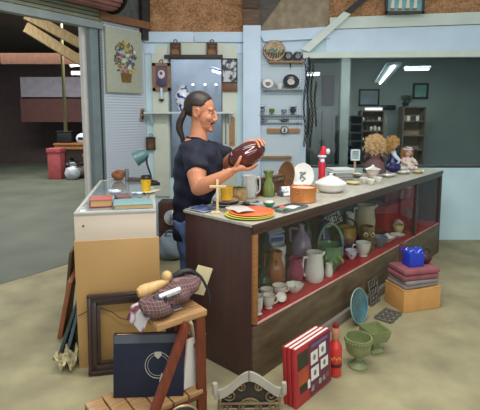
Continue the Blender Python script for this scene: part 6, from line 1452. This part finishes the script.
o = thing('canvas_bag', 'slumped grey blue canvas bag on the floor in the gap behind the cabinet', 'bag', (W(172, 250, 4.45).x, 4.45, .002)); mb = MB(); mb.ell((0, 0, .13), (.17, .15, .14), seg=30, rings=18); mb.ell((-.05, -.03, .19), (.08, .08, .09)); mb.ell((.07, -.02, .17), (.08, .08, .09))
mb = remesh(mb, .012, 4)
for v in mb.bm.verts: v.co += v.normal*.008*sin(v.co.x*40+v.co.z*36)*cos(v.co.y*31); v.co.z = max(0, v.co.z)
mb.build('sack', M('grey_blue_canvas', (132, 144, 154), .9, var=.12, bump=.3), o)
mb = MB(); mb.tube(smooth_pts([(-.06, -.06, .25), (-.03, -.1, .32), (.03, -.1, .32), (.06, -.06, .24)]), .01, 8); mb.build('handle', M('grey_blue_strap', (110, 120, 130), .9), o)
for k, (Y, l) in enumerate(((3.85, 'far grey plank on the floor in the gap beside the man'), (3.60, 'middle grey brown plank on the floor in the gap beside the man'), (3.35, 'near brown plank on the floor in the gap beside the man'))):
    x = W(171, 100, Y).x; o = thing('wooden_plank', l, 'plank', (x, Y, .004), .1); mb = MB(); mb.box((0, 0, .02+.01*k), (.15, .12, .04+.02*k), bev=.005); mb.build('plank', wood('plank_wood_%d' % k, ((120, 112, 100), (104, 84, 66), (110, 72, 48))[k], .7, (20, 3, 3)), o)

# ------------------------------------------------------------------ light
wd = bpy.data.worlds.new('world'); scn.world = wd; wd.use_nodes = True
bg = wd.node_tree.nodes['Background']; bg.inputs['Color'].default_value = (.86, .93, 1, 1); bg.inputs['Strength'].default_value = .48
def area(name, loc, rx, rz, sx, sy, power, col=(1, 1, 1)):
    l = bpy.data.lights.new(name, 'AREA'); l.shape = 'RECTANGLE'; l.size = sx; l.size_y = sy; l.energy = power; l.color = col
    o = bpy.data.objects.new(name, l); COL.objects.link(o); o.location = loc; o.rotation_euler = (R(rx), 0, R(rz)); return o
area('fluorescent_row', (.4, 2.4, 3.25), 0, 0, 2.6, .35, 62, (1, .98, .94))
area('fluorescent_row', (.2, .6, 3.25), 0, 0, 2.6, .35, 62, (1, .98, .94))
area('open_shop_door', (1.5, -2.4, 1.7), 80, 25, 3.5, 2.6, 60, (.93, .97, 1))
area('window_room_lamp', (2.5, 7.6, 3.1), 0, 0, 4, .5, 330, (1, .97, .92))
area('side_room_lamp', (-.45, 5.9, 3.1), 0, 0, 1.0, .5, 30, (1, .95, 1))
area('back_shop_lamp_fill', (-4.5, 9.5, 3.4), 0, 0, 3.5, 1, 240, (1, .98, .95))
area('back_shop_lamp_fill', (-3.2, 5.7, 3.4), 0, 0, 1.6, .4, 70, (1, .97, .92))  # fill light added near the doorway to light the rafter fronts
scn.view_settings.view_transform = 'Standard'; scn.view_settings.look = 'None'; scn.view_settings.gamma = 1; scn.view_settings.exposure = 0
scn.view_settings.use_curve_mapping = False
